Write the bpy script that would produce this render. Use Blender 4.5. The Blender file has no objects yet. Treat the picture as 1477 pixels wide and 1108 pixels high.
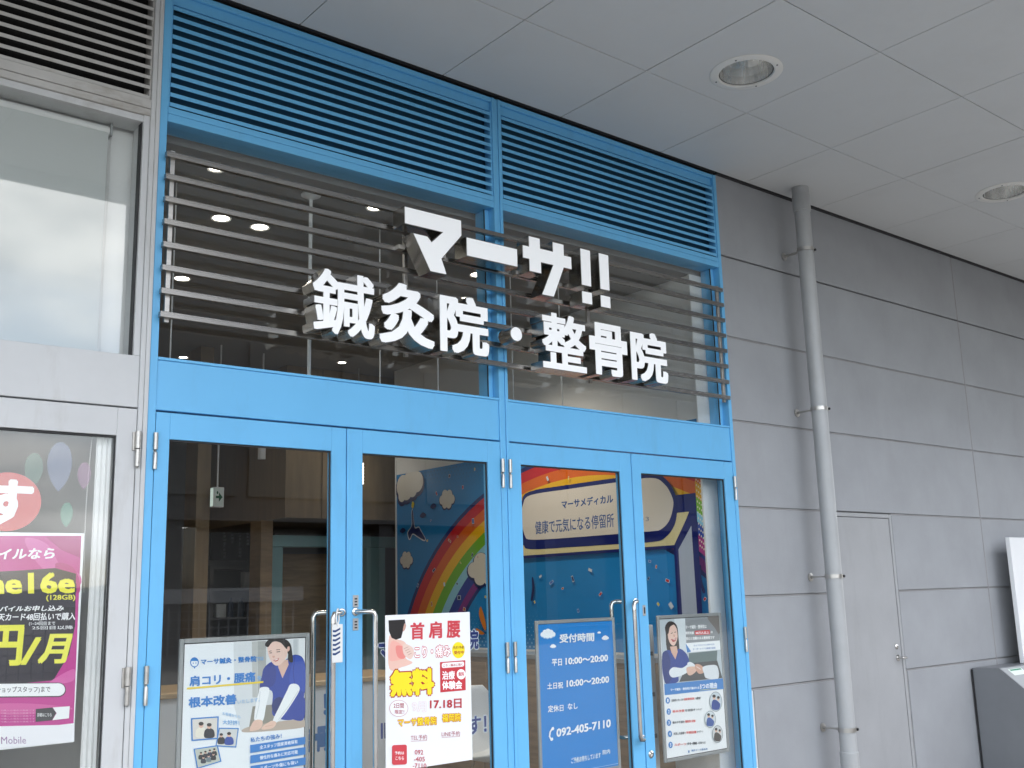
import bpy, bmesh, math, random
import numpy as np
from mathutils import Matrix, Vector

random.seed(7)
S = bpy.context.scene
COL = S.collection
R = math.radians

# ------------------------------------------------------------------ camera
cam_d = bpy.data.cameras.new('camera')
cam = bpy.data.objects.new('camera', cam_d)
COL.objects.link(cam)
cam_d.sensor_width = 36.0
cam_d.lens = 1505.73 / 1477.0 * 36.0
cam_d.clip_start = 0.05
cam_d.clip_end = 6000
_r = Vector((0.7744473, -0.63203394, -0.02764909))
_u = Vector((-0.10351247, -0.16970964, 0.98004276))
_f = Vector((0.62411261, 0.75612944, 0.19685457))
cam.matrix_world = Matrix(((_r.x, _u.x, -_f.x, -1.6503),
                           (_r.y, _u.y, -_f.y, -4.5427),
                           (_r.z, _u.z, -_f.z, 1.5209),
                           (0, 0, 0, 1)))
S.camera = cam

# ------------------------------------------------------------------ world, sun, exposure
SUN_EL, SUN_AZ = 60.0, 150.0         # azimuth measured from +Y (behind the shops) towards +X
W = bpy.data.worlds.new('World')
S.world = W
W.use_nodes = True
nt = W.node_tree
nt.nodes.clear()
wo = nt.nodes.new('ShaderNodeOutputWorld')
bg = nt.nodes.new('ShaderNodeBackground')
bg.inputs['Strength'].default_value = 0.14
sky = nt.nodes.new('ShaderNodeTexSky')
sky.sky_type = 'NISHITA'
sky.sun_disc = False
sky.sun_elevation = R(SUN_EL)
sky.sun_rotation = R(SUN_AZ)
sky.dust_density = 2.0
tc = nt.nodes.new('ShaderNodeTexCoord')
mp = nt.nodes.new('ShaderNodeMapping')
mp.inputs['Scale'].default_value = (1.6, 1.6, 4.2)
nz = nt.nodes.new('ShaderNodeTexNoise')
nz.inputs['Scale'].default_value = 2.3
nz.inputs['Detail'].default_value = 9
nz.inputs['Roughness'].default_value = 0.58
rp = nt.nodes.new('ShaderNodeValToRGB')
rp.color_ramp.elements[0].position = 0.36
rp.color_ramp.elements[1].position = 0.60
nz2 = nt.nodes.new('ShaderNodeTexNoise')
nz2.inputs['Scale'].default_value = 4.4
nz2.inputs['Detail'].default_value = 7
rp2 = nt.nodes.new('ShaderNodeValToRGB')
rp2.color_ramp.elements[0].position = 0.34
rp2.color_ramp.elements[0].color = (5.6, 5.8, 6.15, 1)
rp2.color_ramp.elements[1].position = 0.66
rp2.color_ramp.elements[1].color = (11.5, 11.4, 11.2, 1)
mx = nt.nodes.new('ShaderNodeMixRGB')
nt.links.new(tc.outputs['Generated'], mp.inputs['Vector'])
nt.links.new(mp.outputs['Vector'], nz.inputs['Vector'])
nt.links.new(mp.outputs['Vector'], nz2.inputs['Vector'])
nt.links.new(nz.outputs['Fac'], rp.inputs['Fac'])
nt.links.new(nz2.outputs['Fac'], rp2.inputs['Fac'])
nt.links.new(rp.outputs['Color'], mx.inputs['Fac'])
nt.links.new(sky.outputs['Color'], mx.inputs['Color1'])
nt.links.new(rp2.outputs['Color'], mx.inputs['Color2'])
nt.links.new(mx.outputs['Color'], bg.inputs['Color'])
nt.links.new(bg.outputs['Background'], wo.inputs['Surface'])

sun_d = bpy.data.lights.new('sun', 'SUN')
sun_d.energy = 0.9
sun_d.angle = R(10)
sun_d.color = (1.0, 0.95, 0.88)
sun = bpy.data.objects.new('sun', sun_d)
COL.objects.link(sun)
_el, _az = R(SUN_EL), R(SUN_AZ)
_to = Vector((math.sin(_az) * math.cos(_el), math.cos(_az) * math.cos(_el), math.sin(_el)))
sun.rotation_euler = (-_to).to_track_quat('-Z', 'Y').to_euler()
sun.location = (8, -12, 20)

S.view_settings.view_transform = 'Standard'
S.view_settings.look = 'None'
S.view_settings.exposure = 1.78
S.view_settings.gamma = 1.0
S.view_settings.use_curve_mapping = False
S.cycles.use_denoising = True
S.cycles.max_bounces = 8
S.cycles.transparent_max_bounces = 16
S.cycles.caustics_reflective = False
S.cycles.caustics_refractive = False

# ------------------------------------------------------------------ materials
def s2l(c):
    c = c / 255.0
    return c / 12.92 if c <= 0.04045 else ((c + 0.055) / 1.055) ** 2.4

def rgb(h):
    h = h.lstrip('#')
    return tuple(s2l(int(h[i:i + 2], 16)) for i in (0, 2, 4))

MATS = {}
def mat(name, col, rough=0.5, metal=0.0, var=0.0, scale=3.0, stretch=(1, 1, 1), dirt=None, dirt_amt=0.0,
        dirt_scale=2.0, dirt_stretch=(1, 1, 1), bump=0.0, bump_scale=200.0, coat=0.0, emit=None, emit_s=0.0, spec=0.5):
    if name in MATS:
        return MATS[name]
    m = bpy.data.materials.new(name)
    m.use_nodes = True
    n = m.node_tree
    p = n.nodes['Principled BSDF']
    p.inputs['Base Color'].default_value = (*col, 1)
    p.inputs['Roughness'].default_value = rough
    p.inputs['Metallic'].default_value = metal
    p.inputs['Specular IOR Level'].default_value = spec
    if coat:
        p.inputs['Coat Weight'].default_value = coat
    if emit:
        p.inputs['Emission Color'].default_value = (*emit, 1)
        p.inputs['Emission Strength'].default_value = emit_s
    m.diffuse_color = (*col, 1)
    tcn = None
    def coords(st):
        nonlocal tcn
        if tcn is None:
            tcn = n.nodes.new('ShaderNodeTexCoord')
        mpn = n.nodes.new('ShaderNodeMapping')
        mpn.inputs['Scale'].default_value = st
        n.links.new(tcn.outputs['Object'], mpn.inputs['Vector'])
        return mpn.outputs['Vector']
    cur = None
    if var:
        t = n.nodes.new('ShaderNodeTexNoise')
        t.inputs['Scale'].default_value = scale
        t.inputs['Detail'].default_value = 8
        t.inputs['Roughness'].default_value = 0.6
        n.links.new(coords(stretch), t.inputs['Vector'])
        r = n.nodes.new('ShaderNodeMapRange')
        r.inputs['From Min'].default_value = 0.3
        r.inputs['From Max'].default_value = 0.7
        r.inputs['To Min'].default_value = 1 - var
        r.inputs['To Max'].default_value = 1 + var
        n.links.new(t.outputs['Fac'], r.inputs['Value'])
        mm = n.nodes.new('ShaderNodeMixRGB')
        mm.blend_type = 'MULTIPLY'
        mm.inputs['Fac'].default_value = 1
        mm.inputs['Color1'].default_value = (*col, 1)
        n.links.new(r.outputs['Result'], mm.inputs['Color2'])
        cur = mm.outputs['Color']
        r2 = n.nodes.new('ShaderNodeMapRange')
        r2.inputs['To Min'].default_value = max(0.03, rough - 0.08)
        r2.inputs['To Max'].default_value = min(1, rough + 0.08)
        n.links.new(t.outputs['Fac'], r2.inputs['Value'])
        n.links.new(r2.outputs['Result'], p.inputs['Roughness'])
    if dirt:
        t = n.nodes.new('ShaderNodeTexNoise')
        t.inputs['Scale'].default_value = dirt_scale
        t.inputs['Detail'].default_value = 10
        t.inputs['Roughness'].default_value = 0.68
        n.links.new(coords(dirt_stretch), t.inputs['Vector'])
        r = n.nodes.new('ShaderNodeMapRange')
        r.inputs['From Min'].default_value = 0.52
        r.inputs['From Max'].default_value = 0.78
        r.inputs['To Min'].default_value = 0
        r.inputs['To Max'].default_value = dirt_amt
        n.links.new(t.outputs['Fac'], r.inputs['Value'])
        mm = n.nodes.new('ShaderNodeMixRGB')
        n.links.new(r.outputs['Result'], mm.inputs['Fac'])
        if cur:
            n.links.new(cur, mm.inputs['Color1'])
        else:
            mm.inputs['Color1'].default_value = (*col, 1)
        mm.inputs['Color2'].default_value = (*dirt, 1)
        cur = mm.outputs['Color']
    if cur:
        n.links.new(cur, p.inputs['Base Color'])
    if bump:
        t = n.nodes.new('ShaderNodeTexNoise')
        t.inputs['Scale'].default_value = bump_scale
        t.inputs['Detail'].default_value = 4
        n.links.new(coords((1, 1, 1)), t.inputs['Vector'])
        b = n.nodes.new('ShaderNodeBump')
        b.inputs['Strength'].default_value = bump
        b.inputs['Distance'].default_value = 0.004
        n.links.new(t.outputs['Fac'], b.inputs['Height'])
        n.links.new(b.outputs['Normal'], p.inputs['Normal'])
    MATS[name] = m
    return m

def glass_mat(name, tint=(0.98, 0.99, 0.985), ior=1.52, wav=0.0):
    m = bpy.data.materials.new(name)
    m.use_nodes = True
    n = m.node_tree
    n.nodes.clear()
    o = n.nodes.new('ShaderNodeOutputMaterial')
    mixs = n.nodes.new('ShaderNodeMixShader')
    tr = n.nodes.new('ShaderNodeBsdfTransparent')
    tr.inputs['Color'].default_value = (*tint, 1)
    gl = n.nodes.new('ShaderNodeBsdfGlossy')
    gl.inputs['Roughness'].default_value = 0.0
    gl.inputs['Color'].default_value = (1, 1, 1, 1)
    fr = n.nodes.new('ShaderNodeFresnel')
    # the pane is a real sheet with two faces: the inner face takes the inverse index so that it never mirrors fully
    ge = n.nodes.new('ShaderNodeNewGeometry')
    mr = n.nodes.new('ShaderNodeMapRange')
    mr.inputs['To Min'].default_value = ior
    mr.inputs['To Max'].default_value = 1.0 / ior
    n.links.new(ge.outputs['Backfacing'], mr.inputs['Value'])
    n.links.new(mr.outputs['Result'], fr.inputs['IOR'])
    if wav:
        tcn = n.nodes.new('ShaderNodeTexCoord')
        t = n.nodes.new('ShaderNodeTexNoise')
        t.inputs['Scale'].default_value = 2.2
        t.inputs['Detail'].default_value = 1
        n.links.new(tcn.outputs['Object'], t.inputs['Vector'])
        b = n.nodes.new('ShaderNodeBump')
        b.inputs['Strength'].default_value = wav
        b.inputs['Distance'].default_value = 0.01
        n.links.new(t.outputs['Fac'], b.inputs['Height'])
        n.links.new(b.outputs['Normal'], gl.inputs['Normal'])
    n.links.new(fr.outputs['Fac'], mixs.inputs['Fac'])
    n.links.new(tr.outputs['BSDF'], mixs.inputs[1])
    n.links.new(gl.outputs['BSDF'], mixs.inputs[2])
    n.links.new(mixs.outputs['Shader'], o.inputs['Surface'])
    MATS[name] = m
    return m

def decal_mat(name, col, alpha):
    m = bpy.data.materials.new(name)
    m.use_nodes = True
    n = m.node_tree
    p = n.nodes['Principled BSDF']
    p.inputs['Base Color'].default_value = (*col, 1)
    p.inputs['Roughness'].default_value = 0.5
    p.inputs['Alpha'].default_value = alpha
    MATS[name] = m
    return m

_inkc = {}
def ink(h, rough=0.35):
    """flat print colour"""
    k = (h, rough)
    if k not in _inkc:
        _inkc[k] = mat('print_' + h.lstrip('#') + ('' if rough == 0.35 else '_m'), rgb(h), rough)
    return _inkc[k]

BLUE = mat('blue_paint', (0.145, 0.475, 0.80), 0.38, var=0.035, scale=2.0, dirt=(0.10, 0.20, 0.30), dirt_amt=0.22,
           dirt_scale=5, dirt_stretch=(1.2, 1, 0.35), bump=0.02, bump_scale=120)
SILVER = mat('silver_frame', (0.575, 0.585, 0.59), 0.42, var=0.05, scale=3, dirt=(0.30, 0.27, 0.23), dirt_amt=0.55,
             dirt_scale=4.5, dirt_stretch=(1.0, 1, 0.25), bump=0.03, bump_scale=90)
SILVER_OLD = mat('weathered_silver', (0.50, 0.49, 0.47), 0.5, var=0.10, scale=5, dirt=(0.20, 0.15, 0.09), dirt_amt=0.85,
                 dirt_scale=2.4, dirt_stretch=(1.0, 1, 2.5), bump=0.05, bump_scale=60)
LBACK = mat('louvre_gap_shade', (0.022, 0.10, 0.155), 0.7)  # shade of the slat gaps painted into the backing colour
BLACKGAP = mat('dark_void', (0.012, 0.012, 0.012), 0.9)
GASKET = mat('black_gasket', (0.02, 0.02, 0.022), 0.6)
CONC = mat('grey_wall_panel', (0.325, 0.335, 0.352), 0.62, var=0.07, scale=2.2, dirt=(0.24, 0.24, 0.245), dirt_amt=0.22,
           dirt_scale=3.0, dirt_stretch=(1.5, 1, 0.3), bump=0.22, bump_scale=150)
SEAL = mat('joint_sealant', (0.29, 0.285, 0.285), 0.7, var=0.08, scale=8)
CEILM = mat('ceiling_panel_paint', (0.66, 0.67, 0.67), 0.55, var=0.025, scale=1.3, dirt=(0.5, 0.5, 0.49), dirt_amt=0.25,
            dirt_scale=1.4, bump=0.05, bump_scale=80)
PIPEM = mat('pipe_grey_pvc', (0.40, 0.41, 0.415), 0.38, var=0.05, scale=5, dirt=(0.25, 0.25, 0.24), dirt_amt=0.45,
            dirt_scale=6, dirt_stretch=(1, 1, 0.3))
STEEL = mat('polished_steel', (0.62, 0.61, 0.59), 0.16, 1.0, var=0.06, scale=6)
BARM = mat('sign_bar_steel', (0.31, 0.297, 0.28), 0.27, 1.0, var=0.12, scale=14, stretch=(0.15, 1, 3))
STEELB = mat('brushed_steel', (0.47, 0.455, 0.43), 0.36, 1.0, var=0.12, scale=14, stretch=(0.15, 1, 3))
CHROME = mat('letter_side_steel', (0.40, 0.39, 0.37), 0.24, 1.0, var=0.08, scale=9)
LETTER = mat('white_acrylic', (0.86, 0.87, 0.88), 0.25, coat=0.3)
LETTERGLOW = mat('glow_whitened_acrylic', (0.86, 0.87, 0.88), 0.25, coat=0.3, emit=(0.95, 0.98, 1.0), emit_s=0.065)  # faint emission added only to whiten the letter faces
WHITE = mat('white_paint', (0.74, 0.74, 0.73), 0.5, var=0.03, scale=3)
DOORG = mat('grey_door_paint', (0.355, 0.36, 0.37), 0.45, var=0.06, scale=2.5, dirt=(0.25, 0.25, 0.25), dirt_amt=0.35,
            dirt_scale=4, dirt_stretch=(1.2, 1, .3), bump=0.06, bump_scale=120)
BINM = mat('bin_grey_enamel', (0.20, 0.21, 0.225), 0.42, var=0.05, scale=4)
GLASS = glass_mat('window_glass', wav=0.010)
FRAMEG = mat('poster_frame_grey', (0.33, 0.345, 0.345), 0.4, 0.35, var=0.05, scale=8)
PAPER = mat('poster_paper', (0.86, 0.87, 0.88), 0.4)

# ------------------------------------------------------------------ mesh helpers
class MB:
    def __init__(self):
        self.v, self.f, self.m, self.mats = [], [], [], []
    def mi(self, m):
        if m not in self.mats:
            self.mats.append(m)
        return self.mats.index(m)
    def add(self, vs, fs, m):
        o = len(self.v)
        k = self.mi(m)
        self.v += [tuple(p) for p in vs]
        for f in fs:
            self.f.append([i + o for i in f])
            self.m.append(k)
        return self
    def box(self, x0, x1, y0, y1, z0, z1, m, b=0.0):
        if x0 > x1: x0, x1 = x1, x0
        if y0 > y1: y0, y1 = y1, y0
        if z0 > z1: z0, z1 = z1, z0
        if b <= 0:
            vs = [(x, y, z) for x in (x0, x1) for y in (y0, y1) for z in (z0, z1)]
            fs = [(0, 1, 3, 2), (4, 6, 7, 5), (0, 4, 5, 1), (2, 3, 7, 6), (0, 2, 6, 4), (1, 5, 7, 3)]
            return self.add(vs, fs, m)
        b = min(b, (x1 - x0) * .45, (y1 - y0) * .45, (z1 - z0) * .45)
        vs = []
        idx = {}
        for ix, x in enumerate((x0, x1)):
            for iy, y in enumerate((y0, y1)):
                for iz, z in enumerate((z0, z1)):
                    sx, sy, sz = (1 - 2 * ix), (1 - 2 * iy), (1 - 2 * iz)
                    for a in range(3):
                        p = [x + sx * b, y + sy * b, z + sz * b]
                        p[a] = (x, y, z)[a]
                        idx[(ix, iy, iz, a)] = len(vs)
                        vs.append(tuple(p))
        fs = []
        for a in range(3):
            o1, o2 = [(1, 2), (0, 2), (0, 1)][a]
            for s in (0, 1):
                q = []
                for (i, j) in ((0, 0), (1, 0), (1, 1), (0, 1)):
                    c = [0, 0, 0]; c[a] = s; c[o1] = i; c[o2] = j
                    q.append(idx[(*c, a)])
                fs.append(q)
        for a in range(3):       # edges along axis a
            o1, o2 = [(1, 2), (0, 2), (0, 1)][a]
            for i in (0, 1):
                for j in (0, 1):
                    c0 = [0, 0, 0]; c0[o1] = i; c0[o2] = j
                    c1 = list(c0); c1[a] = 1
                    fs.append([idx[(*c0, o1)], idx[(*c1, o1)], idx[(*c1, o2)], idx[(*c0, o2)]])
        for ix in (0, 1):
            for iy in (0, 1):
                for iz in (0, 1):
                    fs.append([idx[(ix, iy, iz, a)] for a in range(3)])
        return self.add(vs, fs, m)
    def prism(self, pts, axis, a0, a1, m):
        """pts: 2-D outline; axis: extrude axis (0 x: pts are (y,z); 1 y: (x,z); 2 z: (x,y))"""
        def P(p, a):
            return {0: (a, p[0], p[1]), 1: (p[0], a, p[1]), 2: (p[0], p[1], a)}[axis]
        n = len(pts)
        vs = [P(p, a0) for p in pts] + [P(p, a1) for p in pts]
        fs = [list(range(n))[::-1], list(range(n, 2 * n))]
        fs += [[i, (i + 1) % n, n + (i + 1) % n, n + i] for i in range(n)]
        return self.add(vs, fs, m)
    def lathe(self, prof, c, m, axis=2, n=24, cap0=False, cap1=False):
        """prof: list of (r, a) along axis"""
        vs, fs = [], []
        for r, a in prof:
            for k in range(n):
                t = 2 * math.pi * k / n
                u, w = r * math.cos(t), r * math.sin(t)
                if axis == 2: vs.append((c[0] + u, c[1] + w, c[2] + a))
                elif axis == 1: vs.append((c[0] + u, c[1] + a, c[2] + w))
                else: vs.append((c[0] + a, c[1] + u, c[2] + w))
        for i in range(len(prof) - 1):
            for k in range(n):
                fs.append([i * n + k, i * n + (k + 1) % n, (i + 1) * n + (k + 1) % n, (i + 1) * n + k])
        if cap0: fs.append(list(range(n)))
        if cap1: fs.append([(len(prof) - 1) * n + k for k in range(n)])
        return self.add(vs, fs, m)
    def tube(self, path, r, m, n=10, smooth=0):
        path = [Vector(p) for p in path]
        if smooth:
            path = catmull(path, smooth)
        vs, fs = [], []
        up = None
        for i, p in enumerate(path):
            d = (path[min(i + 1, len(path) - 1)] - path[max(i - 1, 0)]).normalized()
            if up is None:
                up = d.orthogonal().normalized()
            up = (up - d * up.dot(d)).normalized()
            s = d.cross(up)
            for k in range(n):
                t = 2 * math.pi * k / n
                vs.append(p + r * (math.cos(t) * up + math.sin(t) * s))
        for i in range(len(path) - 1):
            for k in range(n):
                fs.append([i * n + k, i * n + (k + 1) % n, (i + 1) * n + (k + 1) % n, (i + 1) * n + k])
        fs.append(list(range(n)))
        fs.append([(len(path) - 1) * n + k for k in range(n)])
        return self.add(vs, fs, m)
    def mesh(self, name, smooth=False):
        me = bpy.data.meshes.new(name)
        me.from_pydata(self.v, [], self.f)
        for mm in self.mats:
            me.materials.append(mm)
        me.polygons.foreach_set('material_index', self.m)
        bm = bmesh.new()
        bm.from_mesh(me)
        bmesh.ops.recalc_face_normals(bm, faces=bm.faces)
        bm.to_mesh(me)
        bm.free()
        if smooth:
            me.polygons.foreach_set('use_smooth', [True] * len(me.polygons))
            me.set_sharp_from_angle(angle=R(38))
        me.update()
        return me

def catmull(P, n, closed=False):
    out = []
    N = len(P)
    rng = range(N) if closed else range(N - 1)
    for i in rng:
        if closed:
            p0, p1, p2, p3 = P[i - 1], P[i], P[(i + 1) % N], P[(i + 2) % N]
        else:
            p0, p1, p2, p3 = P[max(i - 1, 0)], P[i], P[i + 1], P[min(i + 2, N - 1)]
        for k in range(n):
            t = k / n
            out.append(0.5 * ((2 * p1) + (p2 - p0) * t + (2 * p0 - 5 * p1 + 4 * p2 - p3) * t * t
                              + (3 * p1 - p0 - 3 * p2 + p3) * t ** 3))
    if not closed:
        out.append(P[-1])
    return out

def put(name, me, parent=None, loc=None):
    o = bpy.data.objects.new(name, me)
    COL.objects.link(o)
    if parent is not None:
        o.parent = parent
        if parent.get('_root') is not None:
            o.matrix_parent_inverse = Matrix.Translation(-parent.location)
        elif parent.parent is not None and parent.location.length > 0:
            o.matrix_parent_inverse = Matrix.Translation(-parent.location)
    if loc is not None:
        o.location = loc
    return o

def part(name, mb, parent, smooth=False, loc=None):
    me = mb.mesh(name, smooth) if isinstance(mb, MB) else mb
    return put(name, me, parent, loc)

def thing(name, label, cat, loc, group=None):
    o = bpy.data.objects.new(name, None)
    COL.objects.link(o)
    o.location = loc
    o.empty_display_size = 0.1
    o['label'] = label
    o['category'] = cat
    o['_root'] = 1
    if group:
        o['group'] = group
    return o

def solo(name, mb, label, cat, smooth=False, group=None):
    o = put(name, mb.mesh(name, smooth))
    o['label'] = label
    o['category'] = cat
    if group:
        o['group'] = group
    return o

def struct(name, mb):
    o = put(name, mb.mesh(name))
    o['kind'] = 'structure'
    return o

# ------------------------------------------------------------------ lettering
_tcache = {}
def text_raw(s, offset=0.0, extrude=0.0, res=3, shear=0.0, spacing=1.0):
    k = (s, offset, extrude, res, shear, spacing)
    if k in _tcache:
        return _tcache[k]
    cu = bpy.data.curves.new('lettering', 'FONT')
    cu.body = s
    cu.size = 1.0
    cu.offset = offset
    cu.extrude = extrude
    cu.resolution_u = res
    cu.shear = shear
    cu.space_character = spacing
    ob = bpy.data.objects.new('lettering', cu)
    COL.objects.link(ob)
    dg = bpy.context.evaluated_depsgraph_get()
    me = bpy.data.meshes.new_from_object(ob.evaluated_get(dg))
    n = len(me.vertices)
    a = np.zeros(n * 3)
    me.vertices.foreach_get('co', a)
    a = a.reshape(-1, 3)
    fs = [list(p.vertices) for p in me.polygons]
    bpy.data.objects.remove(ob)
    bpy.data.curves.remove(cu)
    bpy.data.meshes.remove(me)
    if n:
        lo, hi = a.min(0), a.max(0)
    else:
        lo = hi = np.zeros(3)
    _tcache[k] = (a, fs, lo, hi)
    return _tcache[k]

def homography(src, dst):
    A, b = [], []
    for (x, y), (u, v) in zip(src, dst):
        A.append([x, y, 1, 0, 0, 0, -u * x, -u * y]); b.append(u)
        A.append([0, 0, 0, x, y, 1, -v * x, -v * y]); b.append(v)
    h = np.linalg.solve(np.array(A, float), np.array(b, float))
    return np.append(h, 1).reshape(3, 3)

def spread(d):
    """shifts whose union thickens a stroke by d on every side"""
    if d <= 0:
        return [(0, 0)]
    if d <= 0.036:
        return [(d, d * .8), (-d, d * .8), (d, -d * .8), (-d, -d * .8)]
    r = []
    for ring in ((d, 8), (d * .5, 4)):
        for k in range(ring[1]):
            t = 2 * math.pi * (k + .5) / ring[1]
            r.append((ring[0] * math.cos(t) * 1.08, ring[0] * math.sin(t) * 1.08))
    return r

class Print:
    """flat artwork built from thin sheets on one plane; design units map to the plane by a 4-point fit"""
    def __init__(self, src, dst, plane, d0, dstep, axis=1, rough=0.35):
        self.H = homography(src, dst)
        self.axis, self.d0, self.ds, self.k = axis, d0, dstep, 0
        self.mb = MB()
        self.rough = rough
    def w(self, p):
        r = self.H @ np.array([p[0], p[1], 1.0])
        return r[0] / r[2], r[1] / r[2]
    def P(self, a, b):
        d = self.d0 + self.ds * self.k
        return (a, d, b) if self.axis == 1 else (d, a, b)
    def poly(self, pts, col, world=False):
        self.k += 1
        q = pts if world else [self.w(p) for p in pts]
        m = col if not isinstance(col, str) else ink(col, self.rough)
        self.mb.add([self.P(*p) for p in q], [list(range(len(q)))], m)
    def blob(self, pts, col, n=5):
        q = catmull([Vector((p[0], p[1], 0)) for p in pts], n, True)
        self.poly([(v.x, v.y) for v in q], col)
    def line(self, pts, w, col):
        """thick polyline"""
        L, Rr = [], []
        for i, p in enumerate(pts):
            a = Vector(pts[max(i - 1, 0)]); b = Vector(pts[min(i + 1, len(pts) - 1)])
            d = (b - a).normalized()
            nrm = Vector((-d.y, d.x)) * w / 2
            L.append((p[0] + nrm.x, p[1] + nrm.y)); Rr.append((p[0] - nrm.x, p[1] - nrm.y))
        self.k += 1
        q = [self.w(p) for p in L + Rr]
        n = len(pts)
        m = col if not isinstance(col, str) else ink(col, self.rough)
        self.mb.add([self.P(*p) for p in q], [[i, i + 1, n + i + 1, n + i] for i in range(n - 1)], m)
    def disc(self, c, rx, ry, col, n=28, a0=0.0, a1=360.0):
        self.poly([(c[0] + rx * math.cos(R(a0 + (a1 - a0) * i / n)), c[1] + ry * math.sin(R(a0 + (a1 - a0) * i / n)))
                   for i in range(n if a1 - a0 >= 360 else n + 1)], col)
    def rrect(self, x0, y0, x1, y1, r, col, sl=0.0):
        pts = []
        for (cx, cy, a) in ((x1 - r, y0 + r, -90), (x1 - r, y1 - r, 0), (x0 + r, y1 - r, 90), (x0 + r, y0 + r, 180)):
            for i in range(6):
                t = R(a + 18 * i)
                x, y = cx + r * math.cos(t), cy + r * math.sin(t)
                pts.append((x, y + sl * (x - x0)))
        self.poly(pts, col)
    def text(self, s, x0, y0, x1, y1, col, bold=0.0, sl=0.0, shear=0.0, outline=None, ow=0.03, res=2):
        """x0,y0 top-left, x1,y1 bottom-right before slope sl (dy per dx)"""
        todo = ([(outline, bold + ow)] if outline else []) + [(col, bold)]
        a, fs, l, h = text_raw(s, 0, 0, res, shear)
        if not len(fs):
            return
        sx = (x1 - x0) / max(h[0] - l[0] + 2 * bold, 1e-6)
        sy = (y1 - y0) / max(h[1] - l[1] + 2 * bold, 1e-6)
        for c, off in todo:
            self.k += 1
            k0 = self.k
            m = c if not isinstance(c, str) else ink(c, self.rough)
            for n_, (dx, dy) in enumerate(spread(off)):
                self.k = k0 + 0.06 * n_
                q = []
                for p in a:
                    X = x0 + (p[0] + dx + bold - l[0]) * sx
                    Y = y1 - (p[1] + dy + bold - l[1]) * sy + sl * (X - x0)
                    q.append(self.P(*self.w((X, Y))))
                self.mb.add(q, fs, m)
            self.k = k0
    def out(self, parent, name='print'):
        me = bpy.data.meshes.new(name)
        me.from_pydata(self.mb.v, [], self.mb.f)
        for mm in self.mb.mats:
            me.materials.append(mm)
        me.polygons.foreach_set('material_index', self.mb.m)
        me.update()
        return put(name, me, parent)

# ================================================================== GROUND, FAR SETTING
PAVE = mat('pavement_concrete', (0.16, 0.158, 0.152), 0.8, var=0.12, scale=1.5, bump=0.2, bump_scale=60)
ASPH = mat('asphalt', (0.06, 0.06, 0.062), 0.85, var=0.15, scale=2, bump=0.4, bump_scale=90)
g = MB().add([(-900, -900, -0.12), (900, -900, -0.12), (900, 900, -0.12), (-900, 900, -0.12)], [[0, 1, 2, 3]], ASPH)
struct('ground', g)
pv = struct('pavement', MB().box(-30, 45, -19.9, 12, -0.118, -0.004, PAVE))
slab = mat('paving_slab', (0.17, 0.167, 0.16), 0.75, var=0.10, scale=2.5, bump=0.2, bump_scale=80)
me = MB().box(0, 0.892, 0, 0.892, -0.02, 0.004, slab, 0.004).mesh('paving_slab')
for i in range(12):
    for j in range(8):
        put('paving_slab', me, pv, (-3.0 + 0.9 * i, -7.3 + 0.9 * j, 0.0))

hill = MB()
pts = []
for i in range(61):
    x = -420 + 14 * i
    h = 9 + 5 * math.sin(i * 0.31) + 3 * math.sin(i * 0.83 + 1) + 1.5 * math.sin(i * 1.9)
    pts.append((x, h))
vs, fs = [], []
for (x, h) in pts:
    vs += [(x, -330, -1), (x, -360, h * .8), (x, -400, h), (x, -480, -1)]
for i in range(60):
    for k in range(3):
        a = i * 4 + k
        fs.append([a, a + 1, a + 5, a + 4])
hill.add(vs, fs, mat('hill_green', (0.05, 0.07, 0.045), 0.9, var=0.3, scale=0.05))
struct('hills', hill)

# opposite block: seen only as a reflection in the glass
FAC = mat('opposite_facade', (0.075, 0.075, 0.08), 0.6, var=0.08, scale=0.4)
FAD = mat('opposite_glazing', (0.035, 0.04, 0.045), 0.12)
ob = thing('opposite_building', 'long grey block with a glazed grid across the forecourt, seen reflected in the glass', 'building', (30, -32, 0))
m = MB().box(11.3, 110, -34.2, -32.4, 4.6, 19, FAC)
part('wall', m, ob)
part('canopy', MB().box(11.0, 110, -32.3, -28.8, 4.2, 4.55, FAC), ob)
part('ground_floor', MB().box(13.4, 110, -34, -31.5, 0, 4.19, FAD), ob)
gm = MB().box(0, 3.6, -0.12, 0.0, 0, 3.2, FAD).mesh('window')
for i in range(20):
    for j in range(3):
        put('window', gm, ob, (11.6 + 4.1 * i, -32.3, 5.4 + 4.4 * j))
cm = MB().box(-0.3, 0.3, -0.3, 0.3, 0, 4.4, FAC).mesh('column')
for i in range(6):
    put('column', cm, ob, (11.6 + 8.2 * i, -29.4, -0.1))
lw = thing('parapet_wall', 'low white parapet wall with a dark mesh fence along the forecourt edge', 'wall', (0, -20, -0.1))
part('wall', MB().box(-40, 11.5, -20.2, -20.0, 1.50, 1.85, CONC), lw)
fence = MB()
for i in range(142):
    fence.box(-24 + .25 * i, -23.97 + .25 * i, -20.1, -20.07, -0.1, 1.55, BINM)
for j in range(8):
    fence.box(-24, 11.4, -20.12, -20.1, 0.1 + .2 * j, 0.125 + .2 * j, BINM)
fo = part('mesh_fence', fence, lw)
fo['kind'] = 'stuff'

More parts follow.
